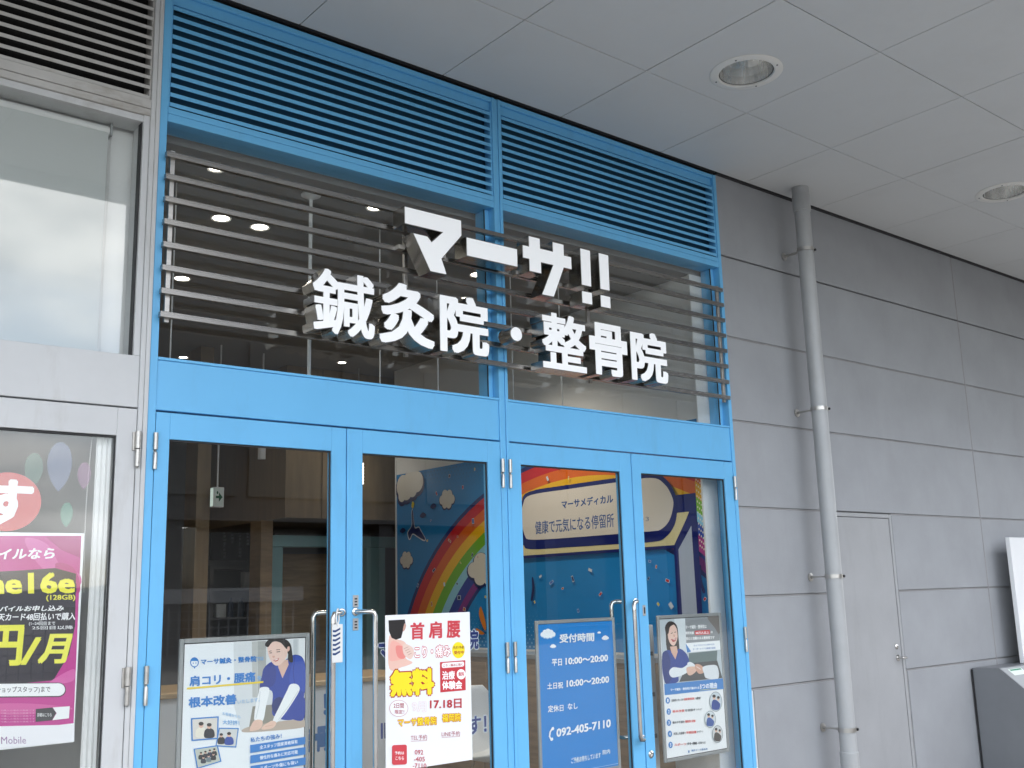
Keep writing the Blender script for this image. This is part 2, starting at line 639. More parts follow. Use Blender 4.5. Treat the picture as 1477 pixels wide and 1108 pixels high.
# ================================================================== BUILDING SHELL
IWALL = mat('interior_wall_paint', (0.52, 0.50, 0.47), 0.7, var=0.03, scale=2)
IDARK = mat('interior_dark_wall', (0.17, 0.165, 0.16), 0.7, var=0.05, scale=2)
IBEIGE = mat('interior_beige_veneer', (0.22, 0.155, 0.085), 0.55, var=0.12, scale=4, stretch=(4, 4, .4))
IWOOD = mat('interior_wood', (0.30, 0.20, 0.11), 0.45, var=0.25, scale=3, stretch=(1, 1, 8))
IWOODH = mat('counter_wood', (0.42, 0.28, 0.13), 0.4, var=0.2, scale=5, stretch=(.5, 5, 5))
FLOORM = mat('interior_floor', (0.20, 0.17, 0.14), 0.4, var=0.2, scale=2, stretch=(1, 8, 1))
ICEIL = mat('interior_ceiling_paint', (0.24, 0.235, 0.225), 0.8, var=0.03, scale=1.5)

sh = thing('building_shell', 'flat roofed grey building holding both shops behind the glazed fronts', 'building', (4, 4, 0))
part('roof', MB().box(-9, 22, 0.16, 9.2, 4.62, 5.4, CONC), sh)
part('parapet', MB().box(-9, 22, 0.16, 0.5, 5.405, 6.6, CONC), sh)
part('back_wall', MB().box(-9, 22, 8.6, 9.0, 0, 4.61, IDARK), sh)
part('side_wall', MB().box(-9, -8.8, 0.2, 8.58, 0, 4.61, CONC), sh)
part('side_wall', MB().box(21.7, 21.9, 0.2, 8.58, 0, 4.61, CONC), sh)
part('partition_wall', MB().box(-0.05, -0.01, 0.155, 8.59, 0.0, 4.6, WHITE), sh)
part('interior_floor', MB().box(-8.7, 21.6, 0.15, 8.59, -0.003, 0.012, FLOORM), sh)
part('interior_ceiling', MB().box(0.0, 8.0, 0.16, 8.58, 3.72, 3.78, ICEIL), sh)
part('interior_ceiling', MB().box(-6, -0.055, 0.16, 8.58, 3.72, 3.78, WHITE), sh)
part('left_shop_back_wall', MB().box(-6, -0.055, 3.5, 3.6, 0.013, 3.715, IWALL), sh)

# ================================================================== CANOPY CEILING
GX, GP, CZ = 0.7124, 0.9208, 4.4785
ROWS = [(-0.753, -0.012), (-1.698, -0.753), (-2.65, -1.698)]
cn = thing('canopy', 'flat canopy ceiling of square grey panels over the shopfronts', 'canopy', (4, -1.2, CZ))
part('slab', MB().box(-9, 22, -2.66, 0.158, CZ + 0.22, CZ + 0.42, CEILM), cn)
part('fascia', MB().box(-9, 22, -2.72, -2.665, CZ - 0.09, CZ + 0.43, CEILM, 0.006), cn)
part('plenum_shade', MB().box(-9, 22, -2.655, 0.10, CZ + 0.19, CZ + 0.215, BLACKGAP), cn)
part('wall_trim', MB().box(-9, 4.06, -0.010, 0.02, CZ - 0.004, CZ + 0.06, GASKET), cn)
part('wall_trim', MB().box(4.07, 22, -0.010, 0.02, CZ - 0.012, CZ + 0.06, GASKET), cn)
LIGHTS = [(3.043, -1.093), (6.237, -1.075)]
HR = 0.172
gap = 0.0028
for r, (ya, yb) in enumerate(ROWS):
    base = MB().box(gap, GP - gap, ya + gap, yb - gap, CZ, CZ + 0.012, CEILM, 0.0015).mesh('ceiling_panel')
    for i in range(-9, 20):
        x0 = GX + GP * i
        x1 = x0 + GP
        special = None
        if r == 1:
            for L in LIGHTS:
                if x0 + gap < L[0] + HR and x1 - gap > L[0] - HR:
                    special = L
        if special is None:
            put('ceiling_panel', base, cn, (x0, 0, 0))
            continue
        a0, a1, b0, b1 = x0 + gap, x1 - gap, ya + gap, yb - gap
        c = special
        if a0 < c[0] - HR and a1 > c[0] + HR:
            N = 40
            inner = [(c[0] + HR * math.cos(2 * math.pi * k / N), c[1] + HR * math.sin(2 * math.pi * k / N)) for k in range(N)]
            outer = []
            for (x, y) in inner:
                dx, dy = x - c[0], y - c[1]
                t = min(((a1 - c[0]) / dx if dx > 1e-9 else 1e9), ((a0 - c[0]) / dx if dx < -1e-9 else 1e9),
                        ((b1 - c[1]) / dy if dy > 1e-9 else 1e9), ((b0 - c[1]) / dy if dy < -1e-9 else 1e9))
                outer.append((c[0] + dx * t, c[1] + dy * t))
            # snap nearest samples to the corners
            for cor in ((a0, b0), (a0, b1), (a1, b0), (a1, b1)):
                k = min(range(N), key=lambda q: (outer[q][0] - cor[0]) ** 2 + (outer[q][1] - cor[1]) ** 2)
                outer[k] = cor
            m = MB()
            vs = [(x, y, CZ) for x, y in inner] + [(x, y, CZ) for x, y in outer] + [(x, y, CZ + .012) for x, y in inner] + [(x, y, CZ + .012) for x, y in outer]
            fs = []
            for k in range(N):
                n1 = (k + 1) % N
                fs += [[k, n1, N + n1, N + k], [2 * N + k, 3 * N + k, 3 * N + n1, 2 * N + n1], [k, 2 * N + k, 2 * N + n1, n1],
                       [N + k, N + n1, 3 * N + n1, 3 * N + k]]
            m.add(vs, fs, CEILM)
        else:
            m = MB()
            right = abs(a1 - c[0]) < abs(a0 - c[0])
            e = a1 if right else a0
            hh = math.sqrt(max(HR ** 2 - (e - c[0]) ** 2, 0))
            a = math.asin(hh / HR)
            sgn = -1 if right else 1
            arc = [(c[0] + sgn * HR * math.cos(t), c[1] + HR * math.sin(t)) for t in np.linspace(-a, a, 18)]
            o_ = a0 if right else a1
            strips = [(b0, arc[0][1], e, e)] + [(arc[k][1], arc[k + 1][1], arc[k][0], arc[k + 1][0]) for k in range(17)] + [(arc[-1][1], b1, e, e)]
            for (ya_, yb_, xa, xb) in strips:
                m.prism([(o_, ya_), (xa, ya_), (xb, yb_), (o_, yb_)], 2, CZ, CZ + .012, CEILM)
        part('ceiling_panel', m, cn)

REFL = mat('lamp_reflector', (0.88, 0.88, 0.86), 0.26, 0.75, var=0.15, scale=25, stretch=(1, 1, .1))
RING = mat('lamp_ring_cream', (0.80, 0.79, 0.75), 0.45)
LENS = mat('lamp_lens', (0.62, 0.62, 0.56), 0.3, var=0.1, scale=40)
for (lx, ly), lab in zip(LIGHTS, ('round recessed downlight in a ceiling panel above the blue louvres',
                                  'round recessed downlight in the canopy ceiling beyond the downspout')):
    t = thing('recessed_downlight', lab, 'downlight', (lx, ly, CZ), 'unlit downlights in the canopy ceiling')
    c = (lx, ly, CZ)
    part('trim_ring', MB().lathe([(0.158, 0.03), (0.158, -0.004), (0.164, -0.009), (0.205, -0.007), (0.211, -0.003), (0.211, -0.0005)], c, RING, n=48), t, True)
    part('gasket', MB().lathe([(0.154, 0.034), (0.154, 0.001), (0.1575, 0.001)], c, GASKET, n=48), t, True)
    fac = MB()
    N = 36
    prof = [(0.153, 0.002), (0.150, 0.05), (0.142, 0.10), (0.128, 0.15)]
    fac.lathe(prof, c, REFL, n=N)
    part('reflector', fac, t)
    part('lens', MB().lathe([(0.128, 0.15), (0.118, 0.146), (0.06, 0.153), (0.02, 0.155)], c, LENS, n=36, cap1=True), t, True)
    for a in (20, 110, 200, 290):
        part('screw', MB().lathe([(0.005, -0.0075), (0.005, -0.011), (0.001, -0.0115)], (lx + .184 * math.cos(R(a)), ly + .184 * math.sin(R(a)), CZ), GASKET, n=8, cap1=True), t)

# ================================================================== GREY WALL
gw = thing('grey_wall', 'grey wall of wide horizontal precast panels with sealed joints beside the blue shopfront', 'wall', (6, 0.05, 0))
part('backing', MB().box(4.07, 22, 0.034, 0.16, 0, CZ + .14, SEAL), gw)
JZ = [3.858 - 0.6 * i for i in range(6)]
edges = [CZ + 0.13] + JZ
g2 = 0.006
YW = 0.010
def wall_panel(x0, x1, z0, z1):
    part('wall_panel', MB().box(x0 + g2, x1 - g2, YW, 0.033, z0 + g2, z1 - g2, CONC, 0.004), gw)
DX0, DX1, DZ = 5.13, 5.932, 2.020
for i in range(6):
    z1, z0 = edges[i], edges[i + 1]
    if z0 >= 2.05:
        wall_panel(4.066, 7.42, z0, z1)
    else:
        wall_panel(4.066, DX0 - 0.045, z0, z1)
        wall_panel(DX1 + 0.045, 7.42, z0, z1)
    wall_panel(7.42, 10.8, z0, z1)
    wall_panel(10.8, 14.2, z0, z1)
    wall_panel(14.2, 21.8, z0, z1)
for a, b in ((4.10, DX0 - 0.045), (DX1 + 0.06, 7.42), (7.42, 10.8), (10.8, 21.8)):
    wall_panel(a, b, 0.0, JZ[5])
# raised sealant beads along the joints below the top ones
for z in JZ[1:]:
    spans = [(4.07, 21.8)] if z > 2.1 else [(4.07, DX0 - 0.045), (DX1 + 0.045, 21.8)]
    for a, b in spans:
        part('sealant_bead', MB().box(a, b, YW + 0.001, YW + 0.02, z - 0.0068, z + 0.0030, SEAL, 0.0015), gw)
part('sealant_bead', MB().box(7.413, 7.427, YW - 0.0015, YW + 0.012, 0.02, CZ - .02, SEAL, 0.003), gw)
part('sealant_bead', MB().box(5.966, 5.984, YW - 0.002, YW + 0.012, 0.01, 0.85, SEAL, 0.003), gw)
part('sealant_bead', MB().box(4.082, 4.096, YW - 0.002, YW + 0.012, 0.01, 0.85, WHITE, 0.003), gw)

sd = thing('service_door', 'flush grey steel service door in the grey wall behind the downspout', 'door', (5.53, 0.01, 0))
part('leaf', MB().box(DX0, DX1, 0.009, 0.033, 0.012, DZ, DOORG, 0.002), sd)
fr = MB()
fr.box(DX0 - 0.034, DX0 - 0.004, 0.004, 0.033, 0.0, DZ + 0.034, DOORG, 0.002)
fr.box(DX1 + 0.004, DX1 + 0.034, 0.004, 0.033, 0.0, DZ + 0.034, DOORG, 0.002)
fr.box(DX0 - 0.0035, DX1 + 0.0035, 0.004, 0.033, DZ + 0.004, DZ + 0.034, DOORG, 0.002)
part('door_frame', fr, sd)
part('shadow_gap', MB().box(DX0 - 0.004, DX1 + 0.004, 0.028, 0.0335, 0.0, DZ + 0.004, BLACKGAP), sd)
part('lock', MB().lathe([(0.020, 0.0), (0.020, -0.006), (0.013, -0.012), (0.004, -0.013)], (5.868, 0.0095, 1.04), STEEL, axis=1, n=20, cap1=True), sd, True)
hd = MB().lathe([(0.024, 0.0), (0.024, -0.008), (0.011, -0.010), (0.010, -0.045)], (5.872, 0.0095, 0.957), STEEL, axis=1, n=20, cap1=True)
hd.box(5.864, 5.925, -0.045, -0.033, 0.948, 0.966, STEEL, 0.004)
part('handle', hd, sd, True)

# ================================================================== DOWNSPOUT
PX, PY, PR = 4.835, -0.185, 0.057
ds = thing('downspout', 'grey plastic rainwater downspout fixed in front of the grey wall', 'downspout', (PX, PY, 0))
part('pipe', MB().lathe([(PR, 0.0), (PR, 4.33)], (PX, PY, 0), PIPEM, n=32), ds, True)
part('socket', MB().lathe([(PR, 4.285), (PR + .008, 4.29), (PR + .009, 4.41), (PR + .004, 4.425), (PR + .006, 4.432), (PR + .006, 4.4775)], (PX, PY, 0), PIPEM, n=32), ds, True)
part('socket', MB().lathe([(PR, 0.28), (PR + .006, 0.283), (PR + .006, 0.40), (PR, 0.404)], (PX, PY, 0), PIPEM, n=32), ds, True)
for z in (3.985, 2.775, 1.578, 0.545):
    b = part('pipe_bracket', MB().lathe([(PR + .001, -0.014), (PR + .005, -0.014), (PR + .005, 0.014), (PR + .001, 0.014)], (PX, PY, z), STEELB, n=32), ds, True)
    part('arm', MB().box(PX - 0.018, PX + 0.018, PY + PR + 0.003, 0.002, z - 0.004, z + 0.004, STEELB, 0.001), b)
    part('flange', MB().lathe([(0.030, 0.0), (0.030, -0.006), (0.012, -0.010), (0.011, -0.022)], (PX, YW, z), STEELB, axis=1, n=20, cap1=True), b, True)
    bl = MB().box(PX + 0.045, PX + 0.062, PY - 0.044, PY - 0.030, z - 0.014, z + 0.014, STEELB, 0.002)
    bl.lathe([(0.009, 0), (0.009, -0.014)], (PX + 0.052, PY - 0.040, z), GASKET, axis=1, n=8, cap1=True)
    part('clamp_bolt', bl, b)

# ================================================================== BLUE SHOPFRONT
sf = thing('blue_shopfront', 'sky blue clinic shopfront with louvres, transom windows and two pairs of glass doors', 'shopfront', (2.03, 0, 0))
TOPZ = 4.455
FD = 0.145           # frame depth
def bp(name, *a, b=0.002):
    return part(name, MB().box(*a, BLUE, b), sf)
bp('jamb', 0.0, 0.036, -0.004, FD, 0.0, TOPZ)
part('jamb_groove', MB().box(0.0355, 0.039, 0.004, 0.10, 0, 2.36, GASKET), sf)
bp('jamb', 4.034, 4.066, -0.004, FD, 0.0, TOPZ)
bp('mullion', 2.000, 2.020, -0.004, FD, 0.0, TOPZ)
bp('mullion', 2.0215, 2.0445, 0.002, FD, 0.0, TOPZ)
bp('mullion', 2.046, 2.066, -0.004, FD, 0.0, TOPZ)
bays = [(0.0365, 1.9995), (2.0665, 4.0335)]
for a, b in bays:
    bp('louvre_sill', a, b, -0.001, FD, 3.793, 3.826)
    bp('transom_head', a, b, -0.003, FD, 3.752, 3.791)
    bp('louvre_head', a, b, 0.0, FD, 4.428, TOPZ)
    bp('louvre_head_panel', a, b, 0.018, 0.03, 4.372, 4.4275)
    bp('louvre_end_strip', a, a + 0.010, 0.004, 0.06, 3.8265, 4.3715)
    bp('louvre_end_strip', b - 0.010, b, 0.004, 0.06, 3.8265, 4.3715)
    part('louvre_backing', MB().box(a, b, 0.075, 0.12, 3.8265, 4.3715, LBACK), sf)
    bp('header_panel', a, b, 0.004, 0.06, 2.370, 2.598)
    bp('transom_sill', a, b, -0.002, FD, 2.5985, 2.612)
    # slats
    prof = [(0.002, 0.0), (0.002, 0.019), (0.006, 0.022), (0.062, 0.044), (0.063, 0.041), (0.009, 0.017), (0.006, 0.0)]
    slat = MB().prism(prof, 0, a + 0.0105, b - 0.0105, BLUE).mesh('louvre_slat')
    for k in range(11):
        put('louvre_slat', slat, sf, (0, 0, 3.8335 + 0.0503 * k))
    part('window_stop', MB().box(a, a + .006, 0.05, FD, 2.6125, 3.7515, BLUE, .001), sf)
    part('window_stop', MB().box(b - .03, b, 0.05, FD, 2.6125, 3.7515, BLUE, .002), sf)
    part('transom_pane', MB().box(a + 0.004, b - 0.004, 0.060, 0.066, 2.610, 3.754, GLASS), sf)
    part('gasket', MB().box(a, a + 0.004, 0.040, 0.062, 2.6125, 3.7515, GASKET), sf)
    part('gasket', MB().box(b - 0.033, b - 0.0303, 0.052, 0.0598, 2.6125, 3.7515, GASKET), sf)

# doors
DOORS = [(0.0395, 1.0085, 0.104, 0.926, 'L'), (1.0125, 1.9985, 1.104, 1.909, 'R'),
         (2.0675, 3.0425, 2.148, 2.944, 'L'), (3.0465, 4.0325, 3.130, 3.941, 'R')]
dlab = ['blue framed glass door with the tag on its handle', 'blue framed glass door with the white paper poster',
        'blue framed glass door with the blue opening hours board', 'blue framed glass door beside the grey wall']
PT, PB = 2.241, 0.19
door_objs = []
def u_handle(bx, gx, ysgn, y0):
    """pull handle: base on the stile at bx, grip at gx, standing off to the side ysgn"""
    o = 0.075 * ysgn
    zt, zb = 1.455, 0.662
    path = []
    def arc(z, up):
        pts = []
        for t in (0, .2, .45, .7, .9, 1.0):
            pts.append((bx + (gx - bx) * (t ** 1.2), y0 + o * math.sin(t * math.pi / 2), z))
        return pts
    top = arc(zt, 1)
    top = top[:-2] + [(gx + (bx - gx) * .10, y0 + o * .97, zt - .004), (gx, y0 + o, zt - 0.022), (gx, y0 + o, zt - 0.05)]
    bot = arc(zb, -1)
    bot = bot[:-2] + [(gx + (bx - gx) * .10, y0 + o * .97, zb + .004), (gx, y0 + o, zb + 0.022), (gx, y0 + o, zb + 0.05)]
    path = top + bot[::-1]
    m = MB().tube(path, 0.0125, STEEL, 12)
    for z in (zt, zb):
        m.lathe([(0.019, 0), (0.019, 0.006 * ysgn), (0.014, 0.009 * ysgn)], (bx, y0, z), STEEL, axis=1, n=16, cap1=True)
    return m
for k, (x0, x1, p0, p1, side) in enumerate(DOORS):
    yo, yi = 0.0, 0.042
    stile = MB()
    stile.box(x0, p0, yo, yi, 0.02, 2.360, BLUE, 0.0015)
    stile.box(p1, x1, yo, yi, 0.02, 2.360, BLUE, 0.0015)
    stile.box(p0 + 0.0003, p1 - 0.0003, yo + 0.0003, yi - .0003, PT, 2.360, BLUE, 0.0015)
    stile.box(p0 + 0.0003, p1 - 0.0003, yo + 0.0003, yi - .0003, 0.02, PB, BLUE, 0.0015)
    d = part('door', stile, sf)
    d['label'] = dlab[k]
    door_objs.append(d)
    part('pane', MB().box(p0 - 0.004, p1 + 0.004, 0.018, 0.024, PB - 0.004, PT + 0.004, GLASS), d)
    gs = MB()
    gs.box(p0, p0 + 0.006, 0.010, 0.0175, PB, PT, GASKET)
    gs.box(p1 - 0.006, p1, 0.010, 0.0175, PB, PT, GASKET)
    gs.box(p0 + 0.006, p1 - 0.006, 0.010, 0.0175, PT - 0.008, PT, GASKET)
    part('gasket', gs, d)
    hx = x0 - 0.002 if side == 'L' else x1 + 0.002
    if k == 1: hx = 2.006
    if k == 2: hx = 2.060
    for (za, zb) in ((2.265, 2.102), (1.265, 1.102), (0.30, 0.14)):
        zm = (za + zb) / 2
        h = MB()
        h.lathe([(0.004, 0.0), (0.0105, 0.004), (0.0105, za - zm - 0.003)], (hx, -0.012, zm + 0.0015), STEELB, n=14, cap1=True, cap0=True)
        h.lathe([(0.0095, 0.0), (0.0095, zm - zb - 0.010), (0.004, zm - zb)], (hx, -0.012, zb), STEELB, n=14)
        # flip lower knuckle so that its rounded tip points down
        h.lathe([(0.003, 0.0), (0.0095, 0.006)], (hx, -0.012, zb), STEELB, n=14)
        h.box(hx - 0.006, hx + 0.006, -0.006, 0.001, zb + 0.01, za - 0.004, STEELB, 0.001)
        part('hinge', h, d, True)
    if side == 'R':
        part('astragal', MB().box(x0 - 0.001, x0 + 0.026, -0.006, 0.0005, 0.02, 2.358, BLUE, 0.0015), d)
    if k in (0, 2):
        part('handle', u_handle(x1 - 0.022, x1 - 0.110, -1, 0.0), d, True)
        part('handle', u_handle(x1 - 0.022, x1 - 0.110, 1, yi), d, True)
    if k == 1:
        part('handle', u_handle(1.062, 1.130, -1, 0.0), d, True)
    LP = mat('lock_plate', (0.5, 0.5, 0.5), 0.4, .6)
    if k == 1:
        for (a, b) in ((1.535, 1.476), (1.424, 1.366)):
            part('lock_plate', MB().box(1.048, 1.080, -0.004, 0.0, b, a, LP, 0.002), d)
            lk = MB()
            for j in range(3):
                lk.box(1.057, 1.071, -0.0055, -0.0042, b + 0.010 + 0.014 * j, b + 0.017 + 0.014 * j, GASKET)
            part('lock_marking', lk, d)
    if k == 3:
        part('lock_plate', MB().box(3.080, 3.106, -0.004, 0.0, 1.367, 1.430, LP, 0.002), d)
        part('lock_marking', MB().box(3.088, 3.098, -0.0055, -0.0042, 1.38, 1.417, GASKET), d)
        part('lock_plate', MB().box(3.000, 3.018, -0.010, -0.0062, 1.367, 1.430, LP, 0.002), d)
        part('keyhole', MB().lathe([(0.022, 0.0), (0.022, -0.008), (0.012, -0.012), (0.011, -0.006), (0.002, -0.006)], (3.084, 0.0, 0.564), STEEL, axis=1, n=20, cap1=True), d, True)

# ================================================================== CHANNEL LETTER SIGN
sg = thing('channel_letter_sign', 'white channel letters with steel sides on a rack of eight horizontal steel bars', 'sign', (2.0, -0.05, 3.2))
BY0, BY1 = -0.050, -0.022
barm = MB().box(0.022, 4.004, BY0, BY1, 0.0, 0.027, BARM, 0.0015).mesh('bar')
BZ = [3.556 - 0.110 * k for k in range(8)]
for z in BZ:
    put('bar', barm, sg, (0, 0, z))
for x in (0.050, 1.35, 2.70, 3.965):
    part('upright', MB().box(x, x + 0.022, BY1 - .001, -0.005, 2.77, 3.60, STEELB, 0.001), sg)
YF, YB = -0.190, -0.085
def offset_poly(pts, d):
    n = len(pts)
    A = sum(pts[i][0] * pts[(i + 1) % n][1] - pts[(i + 1) % n][0] * pts[i][1] for i in range(n))
    s = 1 if A > 0 else -1
    out = []
    for i in range(n):
        p0, p1, p2 = Vector(pts[i - 1]), Vector(pts[i]), Vector(pts[(i + 1) % n])
        e1, e2 = (p1 - p0).normalized(), (p2 - p1).normalized()
        n1, n2 = Vector((e1.y, -e1.x)) * s, Vector((e2.y, -e2.x)) * s
        b = (n1 + n2)
        b = b / max(b.length_squared / 2, 0.35)
        out.append((p1.x + b.x * d, p1.y + b.y * d))
    return out
def tri_prism(m, pts, y0, y1, mt):
    bm = bmesh.new()
    f = bm.faces.new([bm.verts.new((x, y0, z)) for x, z in pts])
    f.normal_update()
    r = bmesh.ops.triangulate(bm, faces=[f])
    bm.verts.ensure_lookup_table()
    bm.verts.index_update()
    vs = [tuple(v.co) for v in bm.verts]
    fs = [[v.index for v in ff.verts] for ff in bm.faces]
    bm.free()
    n = len(vs)
    V2 = vs + [(x, y1, z) for x, _, z in vs]
    F2 = fs + [[i + n for i in f[::-1]] for f in fs]
    k = len(pts)
    F2 += [[i, (i + 1) % k, n + (i + 1) % k, n + i] for i in range(k)]
    m.add(V2, F2, mt)
def mounts(parent, x0, x1, z0, z1):
    mm = MB()
    n = 0
    for z in BZ:
        if z > z0 + 0.02 and z + 0.027 < z1 - 0.01:
            for x in (x0 + 0.03, x1 - 0.07):
                mm.box(x, x + 0.04, YB - .002, BY0 + 0.001, z + 0.002, z + 0.025, STEELB, 0.001)
                n += 1
    if n:
        part('mount', mm, parent)
def poly_letter(polys, lab):
    body = MB()
    face = MB()
    xs = [p[0] for q in polys for p in q]
    zs = [p[1] for q in polys for p in q]
    for q in polys:
        tri_prism(body, offset_poly(q, 0.0035), YF, YB, CHROME)
        tri_prism(face, offset_poly(q, -0.001), YF - 0.0025, YF + 0.001, LETTERGLOW)
    o = part('letter', body, sg)
    o['label'] = lab
    part('letter_face', face, o)
    mounts(o, min(xs), max(xs), min(zs), max(zs))
MA = [(1.244, 3.533), (1.612, 3.533), (1.612, 3.446), (1.476, 3.289), (1.508, 3.207), (1.404, 3.207), (1.298, 3.396),
      (1.386, 3.396), (1.413, 3.369), (1.489, 3.441), (1.244, 3.441)]
poly_letter([MA], 'white katakana MA letter')
poly_letter([[(1.648, 3.444), (2.006, 3.444), (2.006, 3.340), (1.648, 3.340)]], 'white long-vowel bar letter')
SA = [(2.098, 3.542), (2.181, 3.542), (2.181, 3.482), (2.282, 3.482), (2.282, 3.542), (2.367, 3.542), (2.367, 3.475), (2.425, 3.475),
      (2.425, 3.400), (2.362, 3.400), (2.275, 3.207), (2.186, 3.207), (2.280, 3.400), (2.184, 3.400), (2.184, 3.332), (2.097, 3.332),
      (2.097, 3.404), (2.050, 3.404), (2.050, 3.478), (2.098, 3.478)]
poly_letter([SA], 'white katakana SA letter')
for x in (2.503, 2.657):
    poly_letter([[(x, 3.546), (x + .080, 3.546), (x + .078, 3.319), (x + .002, 3.319)],
                 [(x, 3.280), (x + .080, 3.280), (x + .080, 3.207), (x, 3.207)]], 'white exclamation mark')

def kanji(ch, x0, x1, z0, z1, lab, off=0.041):
    o_ = None
    a, fs, l, h = text_raw(ch, 0, 0.05, 4)
    sx, sz = (x1 - x0) / (h[0] - l[0] + 2 * off), (z1 - z0) / (h[1] - l[1] + 2 * off)
    for nm, of, ya, yb, mt in (('letter', off, YF, YB, CHROME), ('letter_face', off - 0.010, YF - 0.0025, YF + .001, LETTERGLOW)):
        m = MB()
        for n_, (dx, dy) in enumerate([(i * of * (1 - .03 * j * j + .011 * j), j * of * .85 * (1 - .03 * i * i + .011 * i)) for i in (-1, 0, 1) for j in (-1, 0, 1)]):
            e = 0.00006 * n_
            m.add([(x0 + (p[0] + dx + off - l[0]) * sx, ya - e if p[2] > 0 else yb + e, z0 + (p[1] + dy + off - l[1]) * sz) for p in a], fs, mt)
        me = bpy.data.meshes.new(nm)
        me.from_pydata(m.v, [], m.f)
        me.materials.append(mt)
        me.update()
        o = put(nm, me, sg if o_ is None else o_)
        if o_ is None:
            o_ = o
            o['label'] = lab
            mounts(o, x0, x1, z0, z1)
kanji('鍼', 0.706, 1.062, 2.780, 3.113, 'white kanji letter for needle', 0.028)
kanji('灸', 1.082, 1.428, 2.776, 3.113, 'white kanji letter for moxibustion')
kanji('院', 1.458, 1.790, 2.778, 3.108, 'white kanji letter for clinic beside the mullion')
dotp = [(1.983 + .041 * math.cos(2 * math.pi * k / 24), 2.943 + .040 * math.sin(2 * math.pi * k / 24)) for k in range(24)]
poly_letter([dotp], 'white round middle dot')
kanji('整', 2.170, 2.520, 2.772, 3.113, 'white kanji letter for adjust', 0.032)
kanji('骨', 2.543, 2.865, 2.779, 3.108, 'white kanji letter for bone')
kanji('院', 2.892, 3.224, 2.779, 3.106, 'white kanji letter for clinic at the sign end')

# ================================================================== LEFT SHOP (silver front)
ls = thing('silver_shopfront', 'weathered silver shopfront with dirty louvres next to the blue frame', 'shopfront', (-1.1, 0, 0))
LX = -2.15
def sp(name, *a, m=SILVER, b=0.002):
    return part(name, MB().box(*a, m, b), ls)
sp('post', -0.043, -0.022, -0.006, 0.150, 0.0, TOPZ)
sp('post', -0.0215, -0.0025, -0.012, 0.150, 0.0, TOPZ)
sp('post', LX - .05, LX, -0.006, 0.150, 0.0, TOPZ)
sp('louvre_sill', LX, -0.0435, -0.004, 0.14, 3.790, 3.836, m=SILVER_OLD)
sp('window_head', LX, -0.0435, -0.001, 0.14, 3.755, 3.788, m=SILVER_OLD)
sp('window_head', LX, -0.0600, 0.012, 0.14, 3.722, 3.7545)
sp('window_jamb', -0.072, -0.0438, 0.004, 0.14, 2.606, 3.7545)
part('gasket', MB().box(-0.0765, -0.0722, 0.02, 0.06, 2.606, 3.7215, GASKET), ls)
sp('louvre_head', LX, -0.0435, 0.0, 0.14, 4.42, TOPZ, m=SILVER_OLD)
part('louvre_backing', MB().box(LX, -0.0436, 0.09, 0.13, 3.8365, 4.4195, BLACKGAP), ls)  # black sheet stands in for the shade deep behind the slats
prof = [(0.000, 0.0), (0.000, 0.016), (0.004, 0.019), (0.060, 0.036), (0.061, 0.033), (0.007, 0.014), (0.004, 0.0)]
slat = MB().prism(prof, 0, LX, -0.052, SILVER_OLD).mesh('louvre_slat')
for k in range(12):
    put('louvre_slat', slat, ls, (0, 0, 3.838 + 0.0505 * k))
sp('louvre_end_strip', -0.0515, -0.0437, 0.006, 0.08, 3.837, 4.4195, m=SILVER_OLD)
part('window_pane', MB().box(LX + .01, -0.073, 0.045, 0.051, 2.602, 3.726, GLASS), ls)
sp('transom_panel', LX, -0.0436, 0.003, 0.10, 2.372, 2.605)
ldoor = MB()
ldoor.box(-0.130, -0.0455, 0.0, 0.042, 0.02, 2.364, SILVER, 0.0015)
ldoor.box(-1.070, -0.985, 0.0, 0.042, 0.02, 2.364, SILVER, 0.0015)
ldoor.box(-0.9847, -0.1303, 0.0003, 0.0417, 2.241, 2.364, SILVER, 0.0015)
ldoor.box(-0.9847, -0.1303, 0.0003, 0.0417, 0.02, 0.19, SILVER, 0.0015)
ld = part('door', ldoor, ls)
ld['label'] = 'silver framed glass door with the magenta poster'
part('pane', MB().box(-0.989, -0.126, 0.018, 0.024, 0.186, 2.245, GLASS), ld)
gs = MB().box(-0.136, -0.1302, 0.009, 0.0175, 0.19, 2.241, GASKET)
gs.box(-0.985, -0.136, 0.009, 0.0175, 2.232, 2.2408, GASKET)
part('gasket', gs, ld)
for (za, zb) in ((2.265, 2.102), (1.265, 1.102)):
    zm = (za + zb) / 2
    h = MB()
    h.lathe([(0.004, 0.0), (0.0125, 0.003), (0.0125, za - zm - 0.003)], (-0.041, -0.016, zm + .0015), STEELB, n=14, cap1=True, cap0=True)
    h.lathe([(0.003, 0.0), (0.0105, 0.008), (0.0105, zm - zb)], (-0.041, -0.016, zb), STEELB, n=14, cap0=True)
    h.box(-0.062, -0.043, -0.006, 0.001, zm - 0.004, za - 0.004, STEELB, 0.001)
    part('hinge', h, ld, True)
d2 = MB()
d2.box(-1.160, -1.075, 0.0, 0.042, 0.02, 2.364, SILVER, 0.0015)
d2.box(LX + .001, LX + .085, 0.0, 0.042, 0.02, 2.364, SILVER, 0.0015)
d2.box(LX + .0853, -1.1603, 0.0003, 0.0417, 2.241, 2.364, SILVER, 0.0015)
d2.box(LX + .0853, -1.1603, 0.0003, 0.0417, 0.02, 0.19, SILVER, 0.0015)
ld2 = part('door', d2, ls)
part('pane', MB().box(LX + .08, -1.156, 0.018, 0.024, 0.186, 2.245, GLASS), ld2)
part('end_wall', MB().box(-9, LX - .052, 0.0, 0.16, 0, CZ + .14, CONC), ls)

